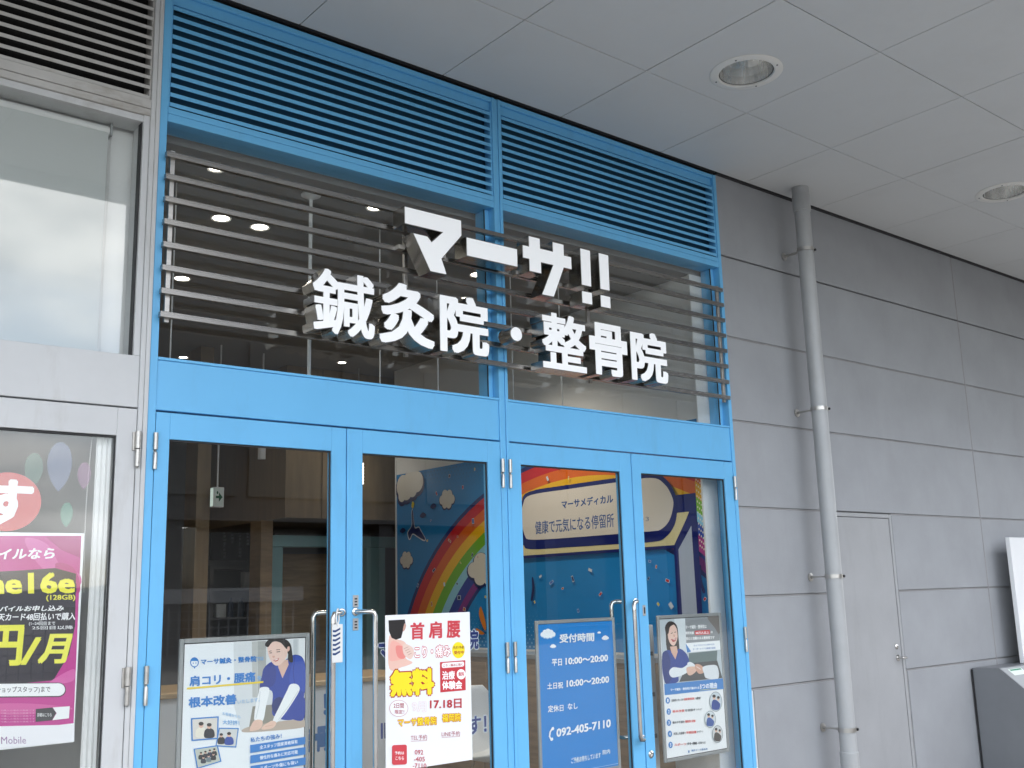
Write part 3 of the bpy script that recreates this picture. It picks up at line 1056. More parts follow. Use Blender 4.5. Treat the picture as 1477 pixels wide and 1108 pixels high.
BLINDM = mat('roller_blind_fabric', (0.53, 0.55, 0.54), 0.75, var=0.015, scale=4)
part('daylight_board', MB().box(-0.192, -0.0505, 0.150, 0.1595, 2.60, 3.715, WHITE), ls)  # white board added to catch daylight where the partition is dark
rb = thing('roller_blind', 'white roller blind lowered behind the upper window of the silver shopfront', 'blind', (-1.1, 0.12, 2.6))
part('fabric', MB().box(LX + .12, -0.196, 0.112, 0.114, 2.628, 3.672, BLINDM), rb)
part('roller_tube', MB().lathe([(0.026, LX + .11), (0.026, -0.19)], (0, 0.135, 3.685), WHITE, axis=0, n=20, cap0=True, cap1=True), rb, True)
part('bracket', MB().box(-0.189, -0.180, 0.100, 0.165, 3.655, 3.7195, FRAMEG, .002), rb)
part('bottom_bar', MB().box(LX + .12, -0.196, 0.108, 0.118, 2.614, 2.630, WHITE, .002), rb)
ch = MB()
chm = mat('chain_white', (0.7, 0.7, 0.68), 0.4)
for xx, dx in ((-0.192, 0.0), (-0.180, 0.012)):
    for k in range(150):
        ch.lathe([(0.0005, -0.0028), (0.0027, 0), (0.0005, 0.0028)], (xx + 0.0015 * math.sin(k * .05), 0.126, 3.66 - 0.0072 * k), chm, n=5)
part('bead_chain', ch, rb)
sh2 = thing('sun_blind', 'pale pulled-up shade with hanging bead chain inside the silver glass door', 'blind', (-0.6, 0.1, 2.2))
part('cassette', MB().box(-1.0, -0.10, 0.09, 0.15, 2.285, 2.35, WHITE, .004), sh2)
ch = MB()
for xx, n0, dxx in ((-0.208, 84, -0.012), (-0.190, 60, 0.004)):
    for k in range(n0):
        ch.lathe([(0.0008, -0.0034), (0.0036, 0), (0.0008, 0.0034)], (xx + dxx * math.sin(k * .035), 0.075, 2.284 - 0.0085 * k), chm, n=6)
part('bead_chain', ch, sh2)
cu_ = MB()  # white pleated strip added to stand for the daylit wall beside the pane
for k in range(6):
    x = -0.196 + 0.0105 * k
    cu_.prism([(x, 0.056 + .006 * (k % 2)), (x + 0.0105, 0.056 + .006 * ((k + 1) % 2)), (x + 0.0105, 0.0585 + .006 * ((k + 1) % 2)), (x, 0.0585 + .006 * (k % 2))], 2, 0.03, 2.284, WHITE)
part('daylit_wall_strip', cu_, sh2)

# ------------------------------------------------------------------ magenta poster on the silver door
mp_ = thing('phone_offer_poster', 'magenta mobile phone offer poster with yellow price behind the silver door glass', 'poster', (-0.53, 0.03, 0.98))
PYL = 0.0285
part('sheet', MB().box(-0.835, -0.2350, PYL, PYL + 0.0012, 0.980, 1.820, PAPER), mp_)
# design units: zoomed picture of the visible right-hand part
pr = Print([(440, -138), (403, 968), (5, 1012), (5, -143)], [(-0.2395, 1.818), (-0.2315, 0.980), (-0.5085, 0.979), (-0.5800, 1.812)], 'xz', PYL - 0.0002, -0.00008)
DK = '#26202b'
pr.poly([(430, -128), (398, 860), (-420, 960), (-420, -140)], '#c0338c')
pr.poly([(430, -128), (424, -20), (330, -60), (250, -128)], '#a81f72')
pr.blob([(150, -120), (260, -90), (330, 20), (420, 60), (420, 120), (300, 80), (200, -10)], '#cf5aa4')
pr.blob([(300, 10), (380, 20), (422, 90), (418, 160), (340, 120)], '#b52a7d')
pr.poly([(-420, 60), (120, 40), (300, 30), (405, 60), (402, 330), (372, 480), (290, 620), (-420, 680)], DK)
pr.blob([(400, 560), (330, 590), (260, 640), (320, 640), (396, 620)], '#d560a6')
pr.blob([(-200, 760), (100, 745), (340, 765), (370, 785), (60, 810)], '#cf5a9c')
pr.text('モバイルなら', -130, -72, 298, -16, '#f4eef4', .03, shear=.2)
pr.text('ne16e', -40, 50, 400, 160, '#f2ea3c', .035, outline=DK, ow=.05)
pr.text('(128GB)', 254, 166, 402, 200, '#f0e850', .02)
pr.text('天モバイルお申し込み', -70, 220, 344, 250, '#f5f5f5', .025, shear=.25)
pr.text('天カード48回払いで購入', 4, 258, 402, 298, '#f5f5f5', .02, shear=.2)
pr.text('(1~24回目まで', 165, 304, 300, 326, '#e8e8e8', .01)
pr.text('25回目以降', 180, 326, 392, 346, '#e8e8e8', .01)
pr.text('円', -60, 318, 142, 540, '#eee94a', .035, shear=.12, outline=DK, ow=.03)
pr.text('/', 118, 385, 228, 535, '#eee94a', .03, shear=.25)
pr.text('月', 208, 368, 390, 530, '#f0ec5a', .035, shear=.25)
pr.rrect(-200, 632, 356, 712, 40, '#2a2028', 0.0)
pr.rrect(-198, 636, 351, 706, 35, '#f2f2f2', 0.0)
pr.text('ショップスタッフ)まで', -12, 652, 274, 690, '#2c2c34', .012)
for j in range(5):
    pr.text('一括払いで購入の場合の価格です', -60, 780 + 16 * j, 190, 789 + 16 * j, '#e3a3cb', 0)
pr.poly([(196, 778), (284, 770), (304, 800), (282, 842), (194, 850)], '#333338')
pr.text('詳細はこちら', 204, 800, 280, 822, '#e8e8e8', .01)
pr.poly([(286, 770), (376, 764), (372, 832), (284, 842), (306, 802)], '#efefef')
pr.poly([(-420, 880), (402, 868), (401, 966), (-420, 1040)], '#ecebee')
pr.text('Mobile', 8, 934, 142, 975, '#8d6593', .0)
pr.out(mp_)

rs = thing('round_sticker', 'round red sticker with a white hiragana letter above the magenta poster', 'sticker', (-0.55, 0.028, 1.83))
pr = Print([(0, 0), (100, 0), (100, 100), (0, 100)], [(-0.675, 2.062), (-0.415, 2.062), (-0.415, 1.824), (-0.675, 1.824)], 'xz', 0.0275, -0.0005)
pr.disc((50, 50), 50, 50, '#c5504e', 48)
pr.text('す', 14, 12, 88, 90, '#f2f4f4', .04)
me_ = pr.out(rs, 'disc')
BAL = [('pale green', (-0.452, 2.075), .036, .072, (0.10, 0.25, 0.19)), ('greyish blue', (-0.351, 2.095), .050, .105, (0.20, 0.26, 0.45)),
       ('small purple', (-0.249, 2.062), .028, .058, (0.40, 0.16, 0.34)), ('small mint green', (-0.312, 1.895), .025, .052, (0.10, 0.40, 0.28))]
for nm, c, rx, rz, colr in BAL:
    t = thing('balloon_sticker', nm + ' balloon sticker on the silver door glass', 'sticker', (c[0], 0.027, c[1]))
    pr = Print([(0, 0), (1, 0), (1, 1), (0, 1)], [(c[0] - rx, c[1] + rz), (c[0] + rx, c[1] + rz), (c[0] + rx, c[1] - rz), (c[0] - rx, c[1] - rz)], 'xz', 0.0278, -0.0005)
    dm = decal_mat('balloon_film_' + nm.replace(' ', '_'), colr, 0.45)
    pr.blob([(.5, 0), (.85, .12), (1, .42), (.85, .75), (.55, .97), (.45, .97), (.15, .75), (0, .42), (.15, .12)], dm)
    pr.out(t, 'film')

# ================================================================== BOARDS BEHIND THE DOOR GLASS
def board(x0, x1, z0, z1, lab, name='poster_board'):
    t = thing(name, lab, 'poster board', ((x0 + x1) / 2, 0.03, z0))
    f = MB()
    w = 0.020
    f.box(x0, x0 + w, 0.0262, 0.044, z0, z1, FRAMEG, 0.004)
    f.box(x1 - w, x1, 0.0262, 0.044, z0, z1, FRAMEG, 0.004)
    f.box(x0 + w, x1 - w, 0.0265, 0.0438, z1 - w, z1, FRAMEG, 0.003)
    f.box(x0 + w, x1 - w, 0.0265, 0.0438, z0, z0 + w, FRAMEG, 0.003)
    part('frame', f, t)
    part('inner_lip', MB().box(x0 + w - .001, x1 - w + .001, 0.0325, 0.0425, z0 + w - .001, z1 - w + .001, GASKET), t)
    part('sheet', MB().box(x0 + w + .004, x1 - w - .004, 0.0318, 0.0332, z0 + w + .004, z1 - w - .004, PAPER), t)
    return t
YP = 0.0316
PST = -0.00006
def woman_hair(): pass

# ---- board 1: massage photo poster
b1 = board(0.195, 0.832, 0.495, 1.366, 'poster board with a smiling therapist in blue scrubs bending forward, in grey frame')
pr = Print([(130, 285), (922, 235), (890, 1500), (78, 1580)], [(0.219, 1.342), (0.808, 1.342), (0.808, 0.519), (0.219, 0.519)], 'xz', YP, PST)
pr.poly([(132, 290), (918, 240), (886, 1490), (82, 1570)], '#e9eef0')
# photo backdrop
pr.poly([(440, 268), (918, 240), (905, 850), (600, 870), (480, 860), (440, 700)], '#d5dadb')
pr.poly([(560, 262), (600, 260), (590, 640), (560, 640)], '#b9bcb8')
pr.poly([(600, 260), (655, 257), (650, 700), (592, 700)], '#a7aaa6')
pr.poly([(840, 246), (870, 244), (866, 440), (838, 440)], '#bfc6c8')
pr.poly([(880, 243), (918, 241), (914, 440), (878, 440)], '#e4e8e8')
pr.poly([(560, 700), (700, 690), (700, 860), (530, 865)], '#8e8b80')
pr.blob([(520, 840), (700, 810), (907, 800), (906, 850), (700, 868), (500, 872)], '#b7a899')
# body
pr.blob([(640, 440), (690, 400), (760, 400), (850, 350), (915, 400), (912, 600), (880, 760), (800, 800), (700, 770), (690, 700), (690, 600), (612, 575), (625, 490)], '#1f3f9a')
pr.blob([(640, 440), (690, 405), (720, 470), (700, 560), (612, 575), (625, 490)], '#22388a')
pr.blob([(700, 700), (780, 690), (905, 640), (900, 800), (780, 780), (700, 768)], '#24409a')
pr.blob([(690, 680), (740, 640), (800, 690), (760, 770), (700, 745)], '#1a2c6c')
pr.blob([(850, 360), (915, 410), (915, 600), (890, 600), (812, 560), (820, 450)], '#2749a8')
pr.line([(850, 350), (835, 470), (845, 560)], 4, '#18307c')
# neck and face
pr.poly([(728, 395), (800, 385), (805, 420), (762, 512), (735, 440)], '#d8b3a2')
pr.blob([(655, 265), (700, 240), (780, 243), (820, 280), (832, 350), (835, 400), (815, 402), (800, 380), (790, 330), (660, 300)], '#2a2726')
pr.blob([(665, 290), (700, 258), (750, 262), (790, 300), (798, 340), (780, 385), (745, 420), (715, 424), (690, 400), (668, 350)], '#e8c8ba')
pr.blob([(660, 280), (690, 250), (760, 248), (800, 290), (792, 312), (750, 268), (700, 264), (668, 300)], '#2a2726')
pr.blob([(798, 300), (812, 295), (812, 320), (798, 328)], '#dfb6a6')
pr.line([(672, 330), (690, 324)], 4, '#4a3a36')
pr.line([(722, 318), (748, 316)], 4, '#4a3a36')
pr.line([(676, 340), (692, 338)], 5, '#2b2322')
pr.line([(724, 333), (748, 330)], 5, '#2b2322')
pr.blob([(695, 362), (708, 358), (712, 368), (700, 373)], '#d8a898')
pr.blob([(702, 388), (722, 380), (740, 374), (732, 392), (714, 398)], '#c0605c')
pr.blob([(706, 388), (736, 378), (722, 389)], '#f4efec')
# arms with white sleeves
pr.blob([(612, 575), (660, 572), (672, 600), (650, 690), (625, 800), (570, 795), (582, 680), (600, 610)], '#eef1f1')
pr.blob([(815, 555), (860, 555), (878, 590), (840, 660), (770, 760), (715, 815), (692, 800), (740, 700), (790, 600)], '#eef2f2')
pr.line([(610, 600), (600, 700), (580, 780)], 5, '#d2d8da')
pr.line([(868, 600), (810, 690), (730, 795)], 5, '#cfd6d8')
pr.blob([(570, 795), (622, 798), (610, 850), (545, 866), (540, 845)], '#e0bda9')
pr.blob([(690, 800), (716, 815), (690, 850), (620, 858), (625, 835), (660, 812)], '#e3c0ac')
pr.line([(640, 838), (690, 830)], 2, '#c49884')
# logo mark and writing
BL = '#2c7cc6'
pr.disc((188, 402), 27, 33, BL)
pr.disc((188, 405), 21, 24, '#e9eef0')
pr.disc((188, 402), 26, 32, BL, 20, 195, 345)
pr.disc((180, 408), 3, 5, BL); pr.disc((197, 407), 3, 5, BL)
pr.poly([(182, 434), (194, 433), (189, 446)], BL)
pr.text('マーサ鍼灸・整骨院', 228, 380, 588, 420, BL, .03, -0.058)
pr.text('では', 588, 366, 636, 392, '#7fb0dc', .02, -0.05)
pr.poly([(140, 568), (632, 530), (630, 543), (138, 580)], '#e9cf3c')
pr.text('肩コリ・腰痛', 155, 492, 580, 562, BL, .035, -0.066)
pr.text('を', 590, 494, 622, 526, '#7fb0dc', .02)
pr.text('根本改善', 148, 632, 455, 702, BL, .04, -0.062)
pr.text('いたします。', 460, 655, 606, 682, '#8fb9dd', .01, -0.09)
pr.text('お客様からも', 362, 730, 478, 752, '#8fbbe2', .01, 0.24)
pr.text('大好評！', 362, 782, 470, 815, '#7fb0dc', .02, 0.10)
for quad, bgc in (([(162, 768), (338, 760), (332, 910), (164, 918)], '#d9d4cc'), ([(338, 836), (466, 842), (448, 972), (314, 958)], '#cfd2d0'), ([(176, 968), (330, 950), (352, 1060), (196, 1102)], '#bfc4b8')):
    pr.poly(quad, BL)
    cxq = sum(p[0] for p in quad) / 4; cyq = sum(p[1] for p in quad) / 4
    pr.poly([(cxq + (p[0] - cxq) * .90, cyq + (p[1] - cyq) * .88) for p in quad], bgc)
def mini(x, y, s, shirt, hairc='#2a2422'):
    pr.blob([(x - 26 * s, y + 62 * s), (x - 28 * s, y + 25 * s), (x - 12 * s, y + 8 * s), (x + 12 * s, y + 8 * s), (x + 28 * s, y + 25 * s), (x + 26 * s, y + 62 * s)], shirt)
    pr.disc((x, y - 6 * s), 13 * s, 17 * s, '#dcb49f', 16)
    pr.disc((x, y - 14 * s), 14 * s, 11 * s, hairc, 14)
mini(225, 822, 1.15, '#e8e2d2')
mini(276, 830, 1.1, '#22262e')
mini(352, 892, .8, '#23262b')
mini(402, 890, .95, '#2a4a9c')
for k, (mx_, my_, cc) in enumerate(((222, 1004, '#20242a'), (250, 998, '#2d3038'), (278, 990, '#1f2a44'), (306, 984, '#262626'), (236, 1030, '#3a3f4a'), (270, 1022, '#6a7a80'), (300, 1012, '#22262a'))):
    mini(mx_, my_, .55, cc)
pr.text('私たちの強み！', 540, 908, 748, 942, BL, .02, -0.10)
for j, tx in enumerate(('全スタッフ国家資格保有', '慢性的な痛みに対応可能', 'スポーツ外傷にも強い', '産後の骨盤矯正も対応')):
    yj = 958 + 70 * j
    pr.poly([(538, yj), (910, yj - 42), (908, yj + 10), (537, yj + 54)], BL)
    pr.text(tx, 600, yj + 6, 856, yj + 32, '#eef3f8', .015, -0.12)
pr.out(b1)

# ---- paper poster
p2 = thing('paper_poster', 'white paper poster with red and yellow free treatment lettering on the door glass', 'poster', (1.51, 0.017, 0.69))
part('sheet', MB().box(1.246, 1.776, 0.0168, 0.0178, 0.682, 1.432, PAPER), p2)
pr = Print([(70, 95), (630, 70), (648, 1140), (70, 1165)], [(1.246, 1.432), (1.776, 1.432), (1.776, 0.650), (1.246, 0.690)], 'xz', 0.0166, -0.00006)
pr.H = homography([(70, 95), (630, 70), (644, 1105), (70, 1105)], [(1.246, 1.432), (1.776, 1.431), (1.776, 0.645), (1.246, 0.709)])
RED = '#cf4650'
YEL = '#f7e32e'
# neck photograph
pr.blob([(96, 235), (150, 255), (195, 270), (215, 310), (205, 380), (250, 410), (180, 440), (96, 450)], '#ecc3b4')
pr.blob([(110, 270), (170, 285), (200, 330), (190, 380), (120, 400), (96, 380)], '#f0b3a6')
pr.blob([(140, 300), (190, 305), (212, 345), (190, 385), (150, 370)], '#e98f88')
pr.poly([(92, 128), (200, 122), (204, 150), (185, 205), (175, 245), (140, 258), (112, 245), (94, 200)], '#2a2728')
pr.blob([(196, 150), (208, 160), (200, 190), (186, 200)], '#caa091')
pr.blob([(185, 300), (205, 285), (250, 310), (258, 350), (240, 385), (215, 378), (190, 350)], '#e9cdc0')
for k in range(4):
    pr.line([(192 + 9 * k, 318 + 14 * k), (222 + 7 * k, 304 + 14 * k)], 3, '#b98b7c')
pr.text('首', 236, 142, 328, 258, RED, .035, -0.04)
pr.text('肩', 358, 134, 446, 250, RED, .035, -0.04)
pr.text('腰', 476, 128, 566, 246, RED, .035, -0.04)
pr.text('こり・痛み', 262, 300, 500, 380, '#ffffff', .02, -0.05, outline='#c8323e', ow=.055)
pr.disc((553, 325), 42, 54, YEL, 30)
pr.text('先行予約', 518, 298, 592, 320, '#9a6a20', .03, -0.04)
pr.text('受付中', 524, 330, 588, 354, '#b04a30', .035, -0.04)
pr.text('無料', 100, 460, 392, 640, YEL, .06, -0.06, outline='#b02a2e', ow=.045)
pr.poly([(430, 406), (598, 392), (600, 592), (432, 608)], '#c83c46')
pr.rrect(442, 412, 590, 446, 12, '#f6f2f2', -0.08)
pr.text('こり・痛みに効く', 452, 420, 580, 438, '#b84a50', .02, -0.07)
pr.text('治療', 444, 466, 528, 524, '#ffffff', .025, -0.05)
pr.disc((570, 486), 29, 34, '#ffffff', 26)
pr.text('無料', 552, 470, 590, 500, '#c83c46', .03)
pr.text('体験会', 444, 532, 576, 590, '#ffffff', .035, -0.04)
pr.disc((156, 715), 62, 56, '#c98f94', 32)
pr.disc((156, 715), 59, 53, '#f2f3f6', 32)
pr.text('2日間', 122, 680, 190, 714, '#a84048', .02)
pr.text('限定！', 130, 724, 192, 752, '#a84048', .02)
pr.text('9月', 244, 668, 336, 738, '#f2f2f4', .015, outline='#dca8ac', ow=.018)
pr.text('17.18日', 362, 655, 572, 720, '#b8323c', .025, -0.04)
pr.text('マーサ整骨院', 150, 782, 406, 838, YEL, .02, -0.06, outline='#c0392b', ow=.05)
pr.text('福岡院', 442, 750, 566, 806, YEL, .02, -0.05, outline='#c0392b', ow=.05)
pr.text('TEL予約', 234, 892, 342, 928, '#b0606a', 0, -0.04)
pr.line([(234, 934), (342, 928)], 2, '#b0606a')
pr.text('LINE予約', 438, 868, 560, 902, '#b0606a', 0, -0.04)
pr.line([(438, 908), (560, 900)], 2, '#b0606a')
pr.rrect(110, 960, 208, 1092, 14, RED, -0.05)
pr.text('予約は', 128, 1000, 190, 1022, '#f6eeee', .02)
pr.text('こちら', 132, 1034, 188, 1058, '#f6eeee', .02)
pr.text('092', 260, 990, 316, 1022, '#c0525c', .01)
pr.text('-405', 254, 1036, 326, 1068, '#c0525c', .01)
pr.text('-7110', 246, 1080, 336, 1110, '#c0525c', .01)
pr.out(p2)

# ---- opening hours board
b3 = board(2.245, 2.867, 0.505, 1.367, 'blue opening hours board with white lettering in grey frame behind the door glass')
pr = Print([(160, 145), (618, 118), (655, 1010), (185, 1052)], [(2.267, 1.343), (2.845, 1.343), (2.843, 0.532), (2.267, 0.535)], 'xz', YP, PST)
pr.poly([(158, 142), (620, 115), (658, 1035), (184, 1078)], '#1a80cc')
WH = '#eef4f8'
def cloud(pr, c, s, col, sh=None):
    L = [(-1.0, .15, .42), (-.55, -.28, .46), (0, -.42, .52), (.55, -.25, .48), (1.0, .1, .42), (.5, .35, .42), (-.1, .42, .45), (-.6, .38, .4), (0, 0, .7)]
    if sh:
        for (x, y, r_) in L:
            pr.disc((c[0] + x * s, c[1] + y * s + .16 * s), r_ * s, r_ * s, sh, 16)
    for (x, y, r_) in L:
        pr.disc((c[0] + x * s, c[1] + y * s), r_ * s, r_ * s, col, 16)
cloud(pr, (218, 195), 32, WH, '#9fc4e4')
cloud(pr, (248, 270), 13, WH, '#9fc4e4')
cloud(pr, (574, 220), 16, WH, '#9fc4e4')
cloud(pr, (534, 188), 8, WH)
pr.text('受付時間', 286, 198, 502, 252, WH, .03, -0.05)
pr.text('平日', 238, 348, 300, 390, WH, .025, -0.03)
pr.text('10:00～20:00', 322, 342, 590, 384, WH, .03, -0.07)
pr.text('土日祝', 210, 490, 306, 530, WH, .02, -0.05)
pr.text('10:00～20:00', 328, 478, 596, 520, WH, .03, -0.08)
pr.text('定休日', 214, 626, 308, 668, WH, .02, -0.04)
pr.text('なし', 334, 618, 396, 656, WH, .02, -0.05)
pr.text('092-405-7110', 264, 768, 606, 820, WH, .03, -0.13)
pr.line([(240, 765), (226, 785), (222, 812), (232, 832)], 9, WH)
pr.blob([(234, 762), (246, 756), (250, 770), (240, 776)], WH)
pr.blob([(226, 826), (240, 820), (244, 832), (232, 840)], WH)
pr.text('ご予約お待ちしています', 354, 950, 540, 986, '#d5e6f2', .03, -0.13)
pr.text('院内', 552, 914, 600, 944, '#d5e6f2', .02, -0.1)
pr.line([(360, 1036), (652, 1004)], 2.5, '#a9cdea')
pr.out(b3)

# ---- five reasons board
b4 = board(3.237, 3.846, 0.492, 1.362, 'poster board with a smiling therapist treating a hand above a five point list')
pr = Print([(48, 100), (455, 82), (508, 972), (92, 1050)], [(3.261, 1.338), (3.822, 1.338), (3.822, 0.516), (3.261, 0.516)], 'xz', YP, PST)
pr.poly([(48, 100), (455, 82), (508, 970), (92, 1048)], '#eef1f2')
pr.poly([(48, 100), (455, 82), (482, 500), (75, 540)], '#b9c4c9')
pr.poly([(150, 97), (235, 93), (240, 330), (165, 340)], '#d3dbde')
pr.poly([(225, 94), (455, 82), (463, 246), (232, 264)], '#8b9093')
pr.blob([(380, 88), (454, 84), (460, 200), (430, 160)], '#75706c')
pr.poly([(250, 330), (446, 312), (440, 420), (300, 440), (246, 400)], '#5f7272')
pr.poly([(240, 400), (445, 380), (480, 498), (180, 525)], '#4a4c4e')
# body, hair, face
pr.blob([(90, 200), (85, 150), (110, 115), (145, 118), (170, 150), (178, 220), (182, 310), (150, 330), (105, 320), (92, 270)], '#2c2624')
pr.blob([(62, 350), (100, 308), (150, 322), (185, 298), (230, 330), (250, 380), (240, 420), (180, 470), (170, 525), (82, 532)], '#23408f')
pr.blob([(62, 350), (95, 315), (120, 380), (115, 450), (130, 500), (82, 530)], '#1c3478')
pr.poly([(118, 285), (165, 280), (172, 320), (155, 372), (128, 325)], '#d9b09c')
pr.blob([(104, 180), (112, 140), (140, 132), (164, 160), (172, 210), (164, 250), (146, 278), (122, 265), (106, 225)], '#e7c4b4')
pr.blob([(98, 190), (104, 140), (136, 122), (150, 132), (120, 150), (108, 195)], '#2c2624')
pr.line([(124, 196), (138, 190)], 4, '#3a2a28'); pr.line([(150, 188), (162, 184)], 4, '#3a2a28')
pr.blob([(126, 232), (144, 236), (162, 222), (156, 246), (138, 252)], '#b9504e')
pr.blob([(130, 234), (146, 238), (158, 227), (150, 240)], '#f6f2f0')
pr.blob([(142, 205), (150, 203), (152, 216), (144, 218)], '#d3a391')
pr.blob([(112, 450), (140, 425), (200, 430), (240, 410), (246, 450), (200, 480), (140, 495), (116, 480)], '#e4e9ec')
pr.blob([(240, 395), (262, 390), (290, 410), (282, 430), (240, 425)], '#e4e9ec')
pr.blob([(232, 430), (265, 420), (300, 425), (296, 455), (260, 480), (238, 470)], '#dfb8a4')
pr.blob([(290, 410), (320, 405), (352, 430), (350, 460), (322, 470), (300, 450)], '#d0a28c')
pr.blob([(344, 424), (400, 410), (444, 420), (450, 500), (370, 500), (352, 465)], '#dfe4e8')
pr.line([(300, 420), (330, 440)], 4, '#f2e2d8')
pr.text('マーサ鍼灸・整骨院は', 226, 140, 372, 166, '#eef0f0', .03, -0.03)
pr.poly([(290, 178), (394, 172), (396, 202), (292, 208)], '#d24a4c')
pr.text('施術実績', 226, 182, 284, 202, '#eef0f0', .03)
pr.text('30万人以上', 296, 184, 390, 202, '#ffffff', .03, -0.04)
pr.text('の', 400, 180, 414, 196, '#eef0f0', .03)
pr.text('安心と信頼のある整骨院です', 230, 220, 426, 242, '#eef0f0', .03, -0.04)
pr.poly([(226, 262), (462, 244), (466, 306), (264, 324), (232, 322)], '#f1f4f5')
pr.poly([(226, 262), (264, 318), (236, 326)], '#3f82c4')
pr.text('ひとりひとりに合わせた', 282, 272, 426, 284, '#3f74b4', .015, -0.06)
pr.text('オーダーメイドの施術を提供', 276, 296, 432, 310, '#3f74b4', .015, -0.06)
pr.poly([(74, 540), (481, 500), (486, 572), (78, 616)], '#3d82c6')
pr.text('マーサ鍼灸・整骨院が選ばれる', 118, 570, 318, 588, '#eef4f8', .02, -0.08)
pr.text('5つの理由', 322, 536, 440, 574, '#f4f8fb', .03, -0.08)
pr.line([(322, 580), (438, 568)], 3, '#d8cf60')
RD = '#e0524a'; BKC = '#3e4650'
rows = [(98, 640, '全施術スタッフが', '国家資格保有', '者'), (104, 716, '根本改善', 'を目指す', 'オーダーメイド'), (104, 792, '痛みや不調を', '徹底的に検査', ''),
        (110, 868, '充実した設備で', '早期回復', 'をサポート'), (114, 944, 'スポーツ', '外傷', 'の早期復帰もお任せ')]
for k, (x, y, a, b, c) in enumerate(rows):
    pr.disc((x, y + 12), 15, 22, '#3d82c6', 22)
    pr.text(str(k + 1), x - 4, y, x + 5, y + 24, '#eef4f8', .02)
    x2 = x + 26
    pr.text(a, x2, y + 2, x2 + 84, y + 20, BKC if k in (0, 2, 3) else RD, .02, -0.08)
    pr.text(b, x2 + 88, y - 6, x2 + 160, y + 12, RD if k in (0, 2, 3) else BKC, .025, -0.08)
    if c:
        pr.text(c, x2 + 164, y - 12, x2 + 206 + 12 * (k == 4), y + 5, BKC, .015, -0.08)
for (x, y, rx, ry, c1, c2) in ((430, 658, 44, 68, '#c9d4da', '#26458f'), (390, 778, 39, 58, '#d5dde0', '#3a5a9c'), (440, 878, 37, 60, '#cfd2d2', '#4a4440')):
    pr.disc((x, y), rx, ry, '#7d8990', 30)
    pr.disc((x, y), rx - 3, ry - 4, c1, 30)
    pr.blob([(x - rx * .6, y + ry * .7), (x - rx * .55, y - .05 * ry), (x - rx * .1, y - ry * .2), (x + rx * .4, y), (x + rx * .7, y + ry * .3), (x + rx * .4, y + ry * .8)], c2)
    pr.disc((x - rx * .25, y - ry * .42), rx * .24, ry * .22, '#dcb6a2', 14)
    pr.disc((x - rx * .27, y - ry * .55), rx * .26, ry * .16, '#2b2524', 14)
    pr.disc((x + rx * .4, y - ry * .3), rx * .2, ry * .2, '#dcb6a2', 14)
    pr.disc((x + rx * .4, y - ry * .42), rx * .22, ry * .14, '#2b2524', 14)
pr.text('鍼灸マーサ整骨院', 258, 986, 370, 1000, '#5a86b8', .02, -0.12)
pr.disc((240, 1000), 5, 10, '#5a86b8', 12)
pr.out(b4)

# ---- window lettering on door 2
wl = thing('window_lettering', 'navy window lettering with white outline on the door glass around the paper poster', 'lettering', (1.5, 0.026, 0.9))
pr = Print([(0, 0), (1000, 0), (1000, 1000), (0, 1000)], [(0.0, 2.0), (2.0, 2.0), (2.0, 0.0), (0.0, 0.0)], 'xz', 0.0285, -0.0004)
NV = '#1c2f6e'
pr.text('マ', 607, 352, 652, 398, NV, .04, outline='#c8d2dc', ow=.04)
pr.text('院', 880, 330, 920, 382, NV, .04, outline='#c8d2dc', ow=.04)
pr.text('IN', 612, 542, 650, 580, NV, .03)
pr.text('す！', 880, 552, 940, 598, NV, .03, outline='#c8d2dc', ow=.04)
pr.out(wl)

# ---- hanging tag on the first door handle
tg = thing('hanging_tag', 'white plastic tag with navy slanted stripes looped on the door handle', 'tag', (0.91, -0.09, 1.22))
part('plate', MB().box(0.884, 0.940, -0.0925, -0.0890, 1.226, 1.402, WHITE, 0.0015), tg)
st = MB()
for k in range(6):
    z = 1.262 + 0.021 * k
    st.prism([(0.886, z), (0.900, z - .002), (0.926, z + .010), (0.926, z + .019), (0.900, z + .008), (0.886, z + .009)], 1, -0.0931, -0.0926, ink('#1d3c6e'))
part('stripes', st, tg)
part('loop', MB().tube([(0.912, -0.0905, 1.394), (0.902, -0.096, 1.42), (0.905, -0.094, 1.452), (0.918, -0.084, 1.473), (0.930, -0.068, 1.452), (0.925, -0.080, 1.42), (0.912, -0.0902, 1.395)], 0.0042, WHITE, 8, 4), tg, True)

# ================================================================== INTERIOR OF THE CLINIC
mw = thing('mural_wall', 'interior side wall with a blue mural of rainbow, clouds and a bus stop sign', 'wall', (3.95, 2.0, 0))
part('wall', MB().box(3.902, 4.00, 0.160, 4.0, 0.013, 3.718, WHITE), mw)
part('end_trim', MB().box(3.896, 3.9015, 3.982, 4.004, 0.013, 3.715, WHITE), mw)
part('return_panel', MB().box(3.880, 4.033, 0.1455, 0.1595, 0.013, 3.715, WHITE), mw)
pr = Print([(0, 0), (1, 0), (1, 1), (0, 1)], [(0, 0), (1, 0), (1, 1), (0, 1)], 'yz', 3.9015, -0.00012, axis=0)
# design units are metres: (depth y, height z)
BG = mat('mural_blue', rgb('#157fc0'), 0.45, var=0.12, scale=0.8)
pr.poly([(0.165, 1.08), (3.982, 1.08), (3.982, 2.68), (0.165, 2.68)], BG)
for j in range(7):              # halftone rows near the top
    for i in range(34):
        rr = .010 - .0012 * j
        pr.k = 1
        pr.disc((1.9 + .05 * i + .025 * (j % 2), 2.655 - .036 * j), rr, rr, '#1f6fa6', 6)
for j in range(9):
    for i in range(24):
        pr.k = 1
        pr.disc((1.9 + .05 * i + .025 * (j % 2), 1.10 + .030 * j), .009 - .0008 * j, .009 - .0008 * j, '#7fb6dc', 6)
pr.k = 1
